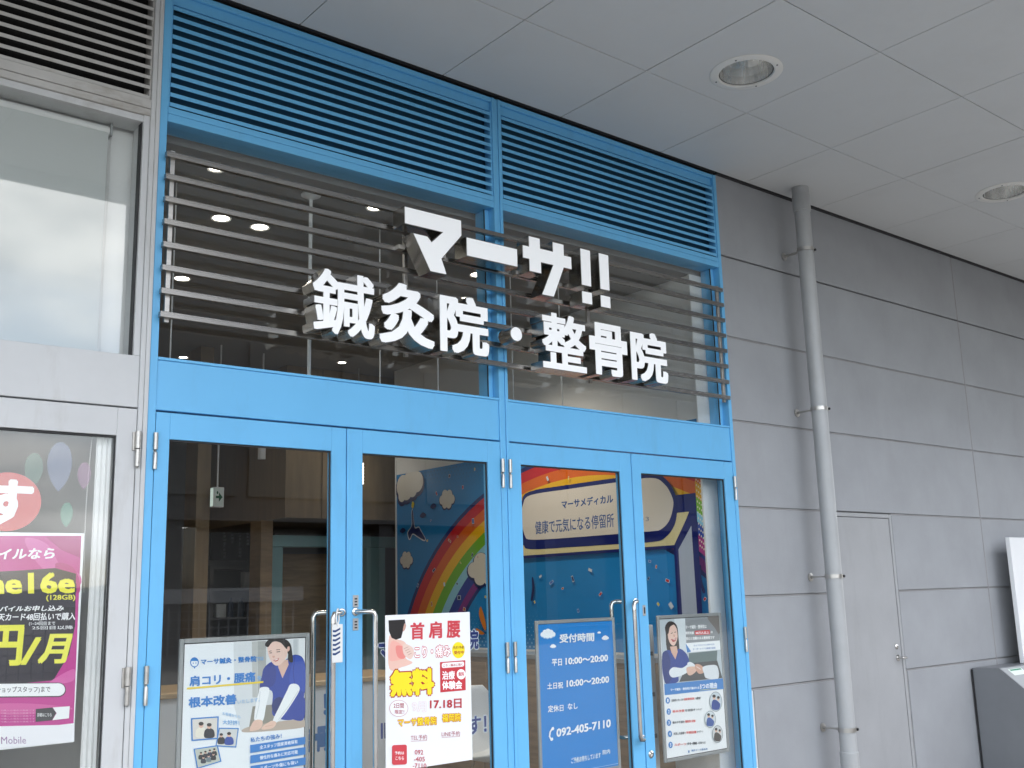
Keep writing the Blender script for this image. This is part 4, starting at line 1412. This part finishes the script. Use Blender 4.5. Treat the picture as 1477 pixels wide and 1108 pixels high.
# rainbow as bands between fitted arcs
CY, CZ0 = 1.42, 0.62
def band(r0, r1, col, a0=8, a1=172, n=44):
    L = []
    for k in range(n + 1):
        t = R(a0 + (a1 - a0) * k / n)
        L.append((CY + r0 * 1.30 * math.cos(t), CZ0 + r0 * math.sin(t)))
    M_ = []
    for k in range(n + 1):
        t = R(a0 + (a1 - a0) * k / n)
        M_.append((CY + r1 * 1.30 * math.cos(t), CZ0 + r1 * math.sin(t)))
    pr.k += 1
    q = L + M_
    keep = []
    vs = [pr.P(max(min(p[0], 3.98), 0.166), max(min(p[1], 2.679), 1.081)) for p in q]
    N = n + 1
    fs = [[i, i + 1, N + i + 1, N + i] for i in range(n)]
    pr.mb.add(vs, fs, ink(col))
rad = 1.985
for wd, col in ((.035, '#23306f'), (.085, '#c4262e'), (.085, '#d9661f'), (.085, '#e8b31f'), (.090, '#6fae2c'), (.075, '#8fc6dd'), (.085, '#2c3d92'), (.060, '#7b2a7c'), (.03, '#23306f')):
    band(rad, rad - wd, col)
    rad -= wd
def mcloud(c, s, sx=1.0):
    L = [(-.75, .0, .40), (-.3, .40, .45), (.35, .38, .42), (.72, -.05, .40), (.25, -.42, .40), (-.35, -.40, .38), (0, 0, .6)]
    for off, ex, col in ((-.06, .075, '#1c2a5e'), (0, 0, '#d8d2c6')):
        for (x, y, r_) in L:
            pr.disc((c[0] - x * s * sx, c[1] + y * s + off * s), (r_ + ex) * s * sx, (r_ + ex) * s, col, 16)
mcloud((3.15, 2.375), .105)
mcloud((3.815, 1.86), .095)
mcloud((2.60, 1.73), .17, 1.3)
# corner cloud (clipped by the wall end)
for off, ex, col in ((-.02, .02, '#1c2a5e'), (0, 0, '#d8d2c6')):
    for (y, z, r_) in ((3.62, 2.58, .10), (3.72, 2.60, .12), (3.80, 2.52, .10), (3.86, 2.56, .11), (3.70, 2.52, .08), (3.88, 2.47, .06)):
        pr.poly([(min(y + (r_ + ex) * math.cos(R(20 * k)), 3.981), min(z + off + (r_ + ex) * math.sin(R(20 * k)), 2.679)) for k in range(18)], col)
# small navy shapes: bird, streamers, confetti
pr.blob([(3.70, 2.33), (3.72, 2.30), (3.72, 2.18), (3.79, 2.12), (3.77, 2.05), (3.74, 2.05), (3.70, 2.09), (3.62, 2.06), (3.52, 2.02), (3.49, 2.04), (3.56, 2.12), (3.60, 2.16), (3.66, 2.16), (3.685, 2.25)], '#cfd6de')
pr.blob([(3.70, 2.322), (3.715, 2.29), (3.712, 2.18), (3.78, 2.115), (3.763, 2.06), (3.745, 2.06), (3.70, 2.10), (3.62, 2.07), (3.52, 2.032), (3.50, 2.045), (3.57, 2.12), (3.60, 2.15), (3.665, 2.15), (3.69, 2.25)], '#17245c')
pr.blob([(3.67, 2.38), (3.70, 2.40), (3.72, 2.36), (3.695, 2.335)], '#d8c83a')
for (y, z, s) in ((3.87, 2.14, .05), (3.53, 2.26, .05), (3.36, 2.33, .05)):
    pr.blob([(y - s, z), (y, z + .5 * s), (y + s, z - .1 * s), (y, z - .5 * s)], '#17245c')
random.seed(11)
cc = ['#17245c', '#c02a34', '#d9c337', '#cfd8e0', '#2f62b0', '#c86a2a']
spots = [(3.1, 2.58), (2.9, 2.46), (2.72, 2.60), (2.45, 2.66), (3.40, 2.20), (2.99, 2.03), (2.78, 1.86), (2.70, 1.84), (2.95, 1.80), (3.2, 1.62), (3.62, 1.62), (3.4, 1.45),
         (2.98, 1.50), (3.30, 2.44), (2.6, 1.5), (1.88, 1.65), (1.75, 1.60), (1.62, 1.55), (1.50, 1.62), (1.2, 1.50), (1.96, 1.45), (1.30, 1.68), (.68, 1.72), (.62, 1.68), (.70, 1.60), (.52, 1.58),
         (.62, 1.42), (.50, 1.41), (1.45, 1.38), (2.9, 1.40), (3.0, 1.62), (1.62, 2.50), (1.5, 2.40), (1.75, 2.42), (2.75, 2.15), (3.1, 2.0), (3.35, 1.75), (.19, 1.45), (3.45, 2.02), (2.5, 2.35)]
for i, (y, z) in enumerate(spots):
    s = random.uniform(.008, .019)
    a = random.uniform(0, 3.14)
    w_ = s * random.uniform(.4, .8)
    P4 = [(y + s * math.cos(a) - w_ * math.sin(a), z + s * math.sin(a) + w_ * math.cos(a)), (y - s * math.cos(a) - w_ * math.sin(a), z - s * math.sin(a) + w_ * math.cos(a)),
          (y - s * math.cos(a) + w_ * math.sin(a), z - s * math.sin(a) - w_ * math.cos(a)), (y + s * math.cos(a) + w_ * math.sin(a), z + s * math.sin(a) - w_ * math.cos(a))]
    pr.poly([(y + (p[0] - y) * 1.3, z + (p[1] - z) * 1.3) for p in P4], '#c9d3da')
    pr.poly(P4, cc[i % len(cc)])
for (y, z, dy) in ((1.98, 1.55, 1), (.145 + .06, 1.58, -1)):
    pr.blob([(y, z + .09), (y - .02 * dy, z + .085), (y - .025 * dy, z), (y, z - .085), (y + .022 * dy, z - .08), (y + .002, z)], '#17245c')
pr.blob([(2.66, 1.42), (2.69, 1.35), (2.63, 1.24), (2.60, 1.23), (2.60, 1.29)], '#e0832a')
pr.blob([(2.53, 1.33), (2.55, 1.34), (2.58, 1.26), (2.56, 1.24)], '#e0832a')
pr.blob([(2.72, 1.24), (2.74, 1.23), (2.68, 1.19), (2.62, 1.20)], '#e0832a')
# bus stop sign
NVY = '#101f66'
sign_o = [(2.10, 2.10), (2.08, 2.25), (1.98, 2.335), (1.5, 2.345), (1.0, 2.345), (.62, 2.345), (.48, 2.29), (.40, 2.18), (.385, 2.08), (.42, 1.96), (.51, 1.88), (.62, 1.855), (1.0, 1.858), (1.5, 1.862), (1.98, 1.87), (2.07, 1.92)]
sign_i = [(2.085, 2.12), (2.06, 2.24), (1.96, 2.305), (1.5, 2.312), (1.0, 2.312), (.62, 2.310), (.49, 2.25), (.425, 2.15), (.425, 2.08), (.47, 1.99), (.55, 1.938), (.64, 1.930), (1.0, 1.932), (1.5, 1.935), (1.96, 1.945), (2.05, 1.985)]
pr.poly([(2.10, 1.80), (2.10, 1.93), (.75, 1.93), (.45, 2.06), (.255, 2.06), (.42, 1.80)], NVY)
pr.poly([(2.09, 1.822), (2.09, 1.905), (.75, 1.905), (.44, 2.042), (.275, 2.042), (.435, 1.822)], '#d9cd9c')
pr.poly([(.43, 1.80), (.27, 2.06), (.395, 2.05), (.395, 2.165), (.172, 2.165), (.172, 2.04), (.212, 1.96), (.222, 1.081), (.44, 1.081), (.44, 1.80)], NVY)
pr.poly([(.398, 1.081), (.398, 1.79), (.268, 1.945), (.262, 1.081)], '#aeb7c6')
bz = [2.36, 2.24, 2.13, 2.03, 1.96, 1.87, 1.76]
for k, colr in enumerate(('#cf5a1e', '#dba51e', '#77b22e', '#86c4de', '#2b4aa0', '#a0307c')):
    pr.poly([(.1605, bz[k] - .03), (.212, bz[k] + .01), (.212, bz[k + 1] + .01), (.1605, bz[k + 1] - .03)], colr)
pr.k += 1
for k in range(46):
    y_, z_ = .168 + .016 * (k % 3), 1.78 + .0125 * k
    if z_ < 2.34:
        pr.k -= 1
        pr.disc((y_, z_), .0045, .008, '#e6dcc0', 8)
pr.k += 1
pr.blob(sign_o, NVY, 4)
pr.blob(sign_i, mat('mural_cream_white', rgb('#d9d2c8'), 0.35))
# the words read from the deep end towards the street, i.e. along decreasing y
def mtext(s, y_left, y_right, z0, z1, col, bold):
    a, fs, lo, hi = text_raw(s, 0, 0, 3)
    pr.k += 1
    k0 = pr.k
    for n_, (dx, dy) in enumerate(spread(bold)):
        pr.k = k0 + .05 * n_
        vs = []
        for p in a:
            u = (p[0] + dx - lo[0]) / (hi[0] - lo[0])
            v = (p[1] + dy - lo[1]) / (hi[1] - lo[1])
            vs.append(pr.P(y_left + (y_right - y_left) * u, z0 + (z1 - z0) * v))
        pr.mb.add(vs, fs, ink(col))
    pr.k = k0
mtext('マーサメディカル', 1.585, 1.015, 2.165, 2.228, '#1d4f92', .03)
mtext('健康で元気になる停留所', 1.915, 1.015, 1.985, 2.088, '#1d4f92', .01)
mtext('ー3', 0.78, 0.66, 2.005, 2.035, '#6a7f9c', .0)
pr.out(mw, 'mural')

bk = thing('back_room_wall', 'beige veneer bulkhead and dark back wall deep inside the clinic', 'wall', (3, 6, 0))
part('back_wall', MB().box(0.0, 8.0, 6.5, 6.6, 0.013, 3.718, IDARK), bk)
part('bulkhead', MB().box(2.88, 8.0, 4.3, 6.49, 2.27, 3.715, IBEIGE), bk)
part('pier', MB().box(1.90, 2.02, 4.0, 4.25, 0.013, 3.715, IBEIGE), bk)
part('pier', MB().box(2.80, 2.92, 4.62, 4.85, 0.013, 2.265, IWOOD), bk)
part('batten', MB().box(3.26, 3.40, 4.285, 4.299, 2.27, 3.715, IBEIGE), bk)
TEAL = mat('teal_frame_paint', (0.20, 0.36, 0.37), 0.5, var=0.05, scale=3)
tf = thing('teal_door_frame', 'pale teal timber doorway frame under the beige bulkhead', 'door frame', (3.3, 4.7, 0))
part('post', MB().box(2.93, 3.05, 4.66, 4.78, 0.013, 2.02, TEAL, .004), tf)
part('post', MB().box(3.98, 4.20, 4.66, 4.78, 0.013, 2.02, TEAL, .004), tf)
part('lintel', MB().box(2.93, 4.6, 4.655, 4.785, 2.021, 2.13, TEAL, .004), tf)
part('door_leaf', MB().box(3.25, 3.95, 5.2, 5.24, 0.013, 1.98, IWOOD), tf)

CHALK = mat('blackboard', (0.012, 0.013, 0.014), 0.6)
bb = thing('menu_blackboard', 'black menu board with columns of white chalk writing on the dark back wall', 'blackboard', (3.0, 6.45, 2.0))
part('board', MB().box(3.10, 3.86, 6.46, 6.495, 1.97, 2.45, CHALK), bb)
pr = Print([(0, 0), (100, 0), (100, 100), (0, 100)], [(3.10, 2.45), (3.86, 2.45), (3.86, 1.97), (3.10, 1.97)], 'xz', 6.459, -0.001)
for i, col_t in enumerate(('首肩こり', '腰痛施術', '骨盤矯正', '鍼灸治療', '交通事故', '産後矯正', '全身調整')):
    for j, chx in enumerate(col_t):
        for rr in range(2 if i % 2 else 3):
            pr.text(chx, 90 - 12.5 * i, 6 + 8.0 * j + rr * 30 - (i % 3) * 2, 94 - 12.5 * i, 12 + 8.0 * j + rr * 30 - (i % 3) * 2, '#a8acae', .01)
pr.out(bb, 'chalk_writing')

shf = thing('display_shelf', 'dark shelving unit stacked with small goods below the blackboard', 'shelf', (3.2, 6.2, 0))
part('panel', MB().box(2.95, 2.99, 6.1, 6.45, 0.013, 1.9, IDARK), shf)
part('panel', MB().box(4.0, 4.04, 6.1, 6.45, 0.013, 1.9, IDARK), shf)
for z in (0.5, 0.95, 1.36, 1.66, 1.88):
    part('shelf_board', MB().box(2.991, 3.999, 6.1, 6.45, z - .02, z, IDARK), shf)
for nm, lab, bx, m_ in (('goods_box', 'white box of goods on the display shelf', (3.05, 3.16, 6.15, 6.3, 1.36, 1.50), WHITE),
                        ('goods_box', 'pale narrow packet upright on the display shelf', (3.36, 3.42, 6.15, 6.25, 1.66, 1.83), RING),
                        ('goods_box', 'dark low box lying on the display shelf', (3.5, 3.72, 6.15, 6.35, 1.66, 1.70), BINM)):
    solo(nm, MB().box(*bx, m_, .004), lab, 'box')
for i in range(4):
    x = 3.24 + .12 * i
    solo('bottle', MB().lathe([(.035, 0), (.035, .14), (.014, .17), (.014, .2)], (x, 6.22, 1.36), mat('bottle_navy', (0.03, 0.05, 0.09), .3), n=14, cap0=True, cap1=True),
         'dark bottle in the row on the display shelf', 'bottle', True, 'bottles on the display shelf')
for i in range(2):
    x = 3.74 + .09 * i
    solo('bottle', MB().lathe([(.035, 0), (.040, .1), (.03, .17), (.012, .19)], (x, 6.22, 1.36), WHITE, n=14, cap0=True, cap1=True),
         'white rounded bottle beside the dark bottles', 'bottle', True, 'white bottles on the display shelf')

ex = thing('exit_sign', 'green and white exit sign box hanging by the beige pier', 'exit sign', (1.98, 3.9, 2.3))
part('box', MB().box(1.990, 2.085, 3.86, 3.93, 2.305, 2.475, WHITE, .004), ex)
part('stem', MB().lathe([(.008, 2.475), (.008, 3.72)], (2.04, 3.9, 0), WHITE, n=8), ex)
part('face', MB().box(1.9885, 1.9898, 3.866, 3.924, 2.313, 2.467, mat('exit_face', (.7, .75, .72), .4, emit=(.8, 1, .9), emit_s=.15)), ex)
pr = Print([(0, 0), (100, 0), (100, 100), (0, 100)], [(1.990, 2.475), (2.085, 2.475), (2.085, 2.305), (1.990, 2.305)], 'xz', 3.8595, -0.0006)
pr.poly([(6, 6), (94, 6), (94, 94), (6, 94)], '#dfe9e2')
pr.poly([(22, 56), (22, 44), (50, 44), (50, 26), (84, 50), (50, 74), (50, 56)], '#0f5a38')
pr.disc((36, 28), 8, 8, '#0f5a38', 14)
pr.out(ex, 'arrow')

sp_ = thing('cylinder_spotlight', 'small white cylinder spotlight on a rod near the clinic ceiling', 'spotlight', (2.49, 4.0, 2.76))
part('housing', MB().lathe([(.034, 0), (.034, .11), (.02, .115)], (2.49, 4.0, 2.755), WHITE, n=18, cap0=True, cap1=True), sp_, True)
part('rod', MB().lathe([(.008, .11), (.008, .965)], (2.49, 4.0, 2.755), WHITE, n=8), sp_)
pl = thing('pendant_lamp', 'crystal bead pendant lamp hanging before the beige bulkhead', 'lamp', (3.53, 4.1, 2.5))
BEAD = mat('pendant_bead', (.8, .8, .8), .2, emit=(1, .96, .9), emit_s=1.6)
bd = MB()
random.seed(3)
for i in range(5):
    for k in range(9 - abs(i - 2)):
        bd.box(3.49 + .022 * i, 3.505 + .022 * i, 4.08, 4.095, 2.77 - .030 * k - .02 * (i % 2), 2.792 - .030 * k - .02 * (i % 2), BEAD, .004)
part('bead_strings', bd, pl)
part('rod', MB().lathe([(.006, 2.78), (.006, 3.72)], (3.54, 4.09, 0), STEELB, n=8), pl)

# ceiling downlights of the clinic (lit)
LITM = mat('lit_lamp', (1, 1, 1), .5, emit=(1.0, 0.93, 0.80), emit_s=6.0)
DL = [(0.74, 0.98, 0), (0.99, 0.99, 0), (1.01, 2.23, 0), (2.65, 1.01, 0), (1.95, 4.52, 1), (3.27, 3.95, 1), (0.42, 0.32, 1), (1.38, 0.33, 1), (2.95, 1.55, 0), (2.2, 2.4, 1)]
DLAB = ['lit round ceiling downlight of the close pair, nearer the silver shopfront', 'lit round ceiling downlight of the close pair, nearer the hanging pole',
        'lit round ceiling downlight above the reception counter', 'lit round ceiling downlight behind the blue mullion', 'small lit downlight deep in the clinic before the dark back wall',
        'small lit downlight close to the end of the mural wall', 'small lit downlight just behind the top steel bar near the silver shopfront',
        'small lit downlight just behind the top steel bar next to the first letter', 'lit round ceiling downlight shining on the mural sign', 'small lit downlight midway over the clinic floor']
for k, (x, y, tiny) in enumerate(DL):
    t = thing('ceiling_downlight', DLAB[k], 'downlight', (x, y, 3.72), 'lit downlights in the clinic ceiling')
    r_ = .046 if not tiny else .034
    part('ring', MB().lathe([(r_, -.001), (r_ + .012, -.006), (r_ + .016, -.001)], (x, y, 3.72), WHITE, n=20), t, True)
    part('lamp', MB().lathe([(r_, -.002), (r_ * .5, -.004)], (x, y, 3.72), LITM, n=20, cap1=True), t, True)
    if not (y < 0.5):
        l = bpy.data.lights.new('downlight_beam', 'SPOT')
        l.energy = 38 if k == 8 else (6 if not tiny else 3)
        l.spot_size = R(125)
        l.spot_blend = 0.8
        l.shadow_soft_size = .05
        l.color = (1.0, 0.90, 0.76)
        lo = bpy.data.objects.new('downlight_beam', l)
        COL.objects.link(lo)
        lo.parent = t
        lo.location = (0, 0, -0.03)

hp = thing('hanging_pole', 'white hanging pole with round flange under the clinic ceiling', 'pole', (0.99, 0.36, 2.0))
part('rod', MB().lathe([(.010, 2.42), (.010, 3.715)], (0.99, 0.36, 0), WHITE, n=12), hp, True)
part('flange', MB().lathe([(.011, 3.69), (.03, 3.70), (.055, 3.712), (.055, 3.7195)], (0.99, 0.36, 0), WHITE, n=20), hp, True)
for i, x in enumerate((0.33, 1.60, 2.02, 2.62, 3.05)):  # rods added to draw glass-joint reflections as pale lines
    solo('reflection_rod', MB().lathe([(.004, 2.42), (.004, 3.7195)], (x, 0.62, 0), WHITE, n=8), 'thin pale rod standing in for a joint reflected in the transom glass', 'rod', True, 'thin rods behind the transom glass')

# counter
ct = thing('reception_counter', 'white reception counter with wooden top and blue lettering', 'counter', (1.9, 1.8, 0))
part('body', MB().box(0.25, 2.55, 1.78, 2.30, 0.013, 0.965, WHITE), ct)
part('top', MB().box(0.20, 2.62, 1.72, 2.36, 0.966, 1.0, IWOODH, .006), ct)
pr = Print([(0, 0), (1000, 0), (1000, 1000), (0, 1000)], [(0, 1.0), (3.0, 1.0), (3.0, -2.0), (0, -2.0)], 'xz', 1.779, -0.0006)
pr.text('！！', 575, 30, 640, 75, '#2f6fae', .04)
pr.text('整骨', 560, 95, 650, 150, '#2f6fae', .04)
pr.text('マーサ', 440, 30, 560, 75, '#2f6fae', .04)
pr.text('鍼灸', 440, 95, 545, 150, '#2f6fae', .04)
pr.out(ct, 'lettering')

# low wood cabinet along the mural
cb = thing('wood_cabinet', 'low wood cabinet with grey top along the mural wall', 'cabinet', (3.75, 1.5, 0))
part('body', MB().box(3.62, 3.898, 0.55, 3.1, 0.013, 1.03, IWOOD), cb)
part('top', MB().box(3.60, 3.899, 0.53, 3.12, 1.031, 1.065, FRAMEG, .003), cb)
for k in range(3):
    part('door_panel', MB().box(3.610, 3.6195, 0.60 + .83 * k, 1.38 + .83 * k, .08, .99, IWOOD, .003), cb)
    part('knob', MB().lathe([(.012, 0), (.014, -.02), (.006, -.026)], (3.6095, 1.32 + .83 * k, .72), STEEL, axis=0, n=12, cap1=True), cb)

# white shell chair and white stand
chh = thing('shell_chair', 'white rounded shell chair seen behind the paper poster', 'chair', (2.88, 1.30, 0))
cs = MB()
vs, fs = [], []
NU, NV_ = 10, 8
prof = [(-.22, .44), (-.10, .42), (.05, .42), (.16, .45), (.21, .56), (.23, .70), (.24, .84), (.235, .90)]
for j, (py, pz) in enumerate(prof):
    hw = [.17, .20, .21, .21, .205, .20, .17, .10][j]
    for i in range(NU + 1):
        u = -1 + 2 * i / NU
        curl = .05 * u * u
        vs.append((2.88 + hw * u, 1.30 + py - (curl if j > 3 else 0), pz + (curl if j <= 3 else 0)))
for j in range(len(prof) - 1):
    for i in range(NU):
        a = j * (NU + 1) + i
        fs.append([a, a + 1, a + NU + 2, a + NU + 1])
cs.add(vs, fs, WHITE)
so = part('shell', cs, chh, True)
md = so.modifiers.new('thickness', 'SOLIDIFY')
md.thickness = .012
for sx in (-1, 1):
    for sy in (-1, 1):
        part('leg', MB().tube([(2.88 + .08 * sx, 1.30 + .06 * sy, .425), (2.88 + .20 * sx, 1.30 + .19 * sy, .013)], .011, IWOOD, 8), chh)
ws = thing('white_stand', 'slim white display stand with black clips behind the last door', 'stand', (3.42, 0.30, 0))
part('panel', MB().box(3.29, 3.40, 0.22, 0.25, 0.05, 1.30, WHITE, .004), ws)
part('foot', MB().box(3.24, 3.45, 0.16, 0.34, 0.013, 0.05, BINM, .004), ws)
for k in range(4):
    part('clip', MB().box(3.315, 3.345, 0.212, 0.2195, .36 + .25 * k, .385 + .25 * k, GASKET), ws)
    part('clip', MB().box(3.36, 3.375, 0.212, 0.2195, .36 + .25 * k, .385 + .25 * k, GASKET), ws)

# ================================================================== BIN AND WHITE BOARD ON THE RIGHT
bn = thing('sloped_bin', 'dark grey cabinet bin with sloped top against the grey wall', 'bin', (7.6, -0.3, 0))
prof = [(-0.004, 0.02), (-0.004, 0.812), (-0.232, 0.818), (-0.56, 0.545), (-0.56, 0.02)]
part('body', MB().prism(prof, 0, 6.955, 8.55, BINM), bn)
part('edge_trim', MB().prism([(-0.003, 0.0), (-0.003, 0.80), (-0.012, 0.80), (-0.012, 0.0)], 0, 6.945, 6.9545, GASKET), bn)
SL = Vector((0, -0.328, -0.273)).normalized()
NR = Vector((0, -SL.z, SL.y)) * -1
NR = Vector((0, -0.64, 0.768))
def slope_pt(x, t, h):
    return (x, -0.232 + SL.y * t + NR.y * h, 0.818 + SL.z * t + NR.z * h)
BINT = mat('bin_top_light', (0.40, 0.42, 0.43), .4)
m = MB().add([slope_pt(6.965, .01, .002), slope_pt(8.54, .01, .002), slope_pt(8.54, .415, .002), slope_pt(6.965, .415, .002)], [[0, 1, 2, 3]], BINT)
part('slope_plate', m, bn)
m = MB().add([slope_pt(7.05, .03, .004), slope_pt(7.28, .03, .004), slope_pt(7.28, .10, .004), slope_pt(7.05, .10, .004)], [[0, 1, 2, 3]], ink('#e6efe8'))
m.add([slope_pt(7.07, .035, .005), slope_pt(7.26, .035, .005), slope_pt(7.26, .05, .005), slope_pt(7.07, .05, .005)], [[0, 1, 2, 3]], ink('#2f8f6a'))
part('label_plate', m, bn)
op = [(7.38 + .13 * math.cos(2 * math.pi * k / 28), .14 + .06 * math.sin(2 * math.pi * k / 28)) for k in range(28)]
part('opening', MB().add([slope_pt(x, t, .006) for x, t in op], [list(range(28))], GASKET), bn)
wb = thing('white_board', 'plain white board standing on the sloped bin by the grey wall', 'board', (8, -0.15, 0.82))
part('panel', MB().box(7.538, 8.45, -0.170, -0.130, 0.818, 1.884, LETTER, 0.003), wb)
part('prop', MB().box(7.95, 8.05, -0.130, -0.02, 0.816, 0.86, BINM, .003), wb)

for o in bpy.data.objects:
    if '_root' in o:
        del o['_root']
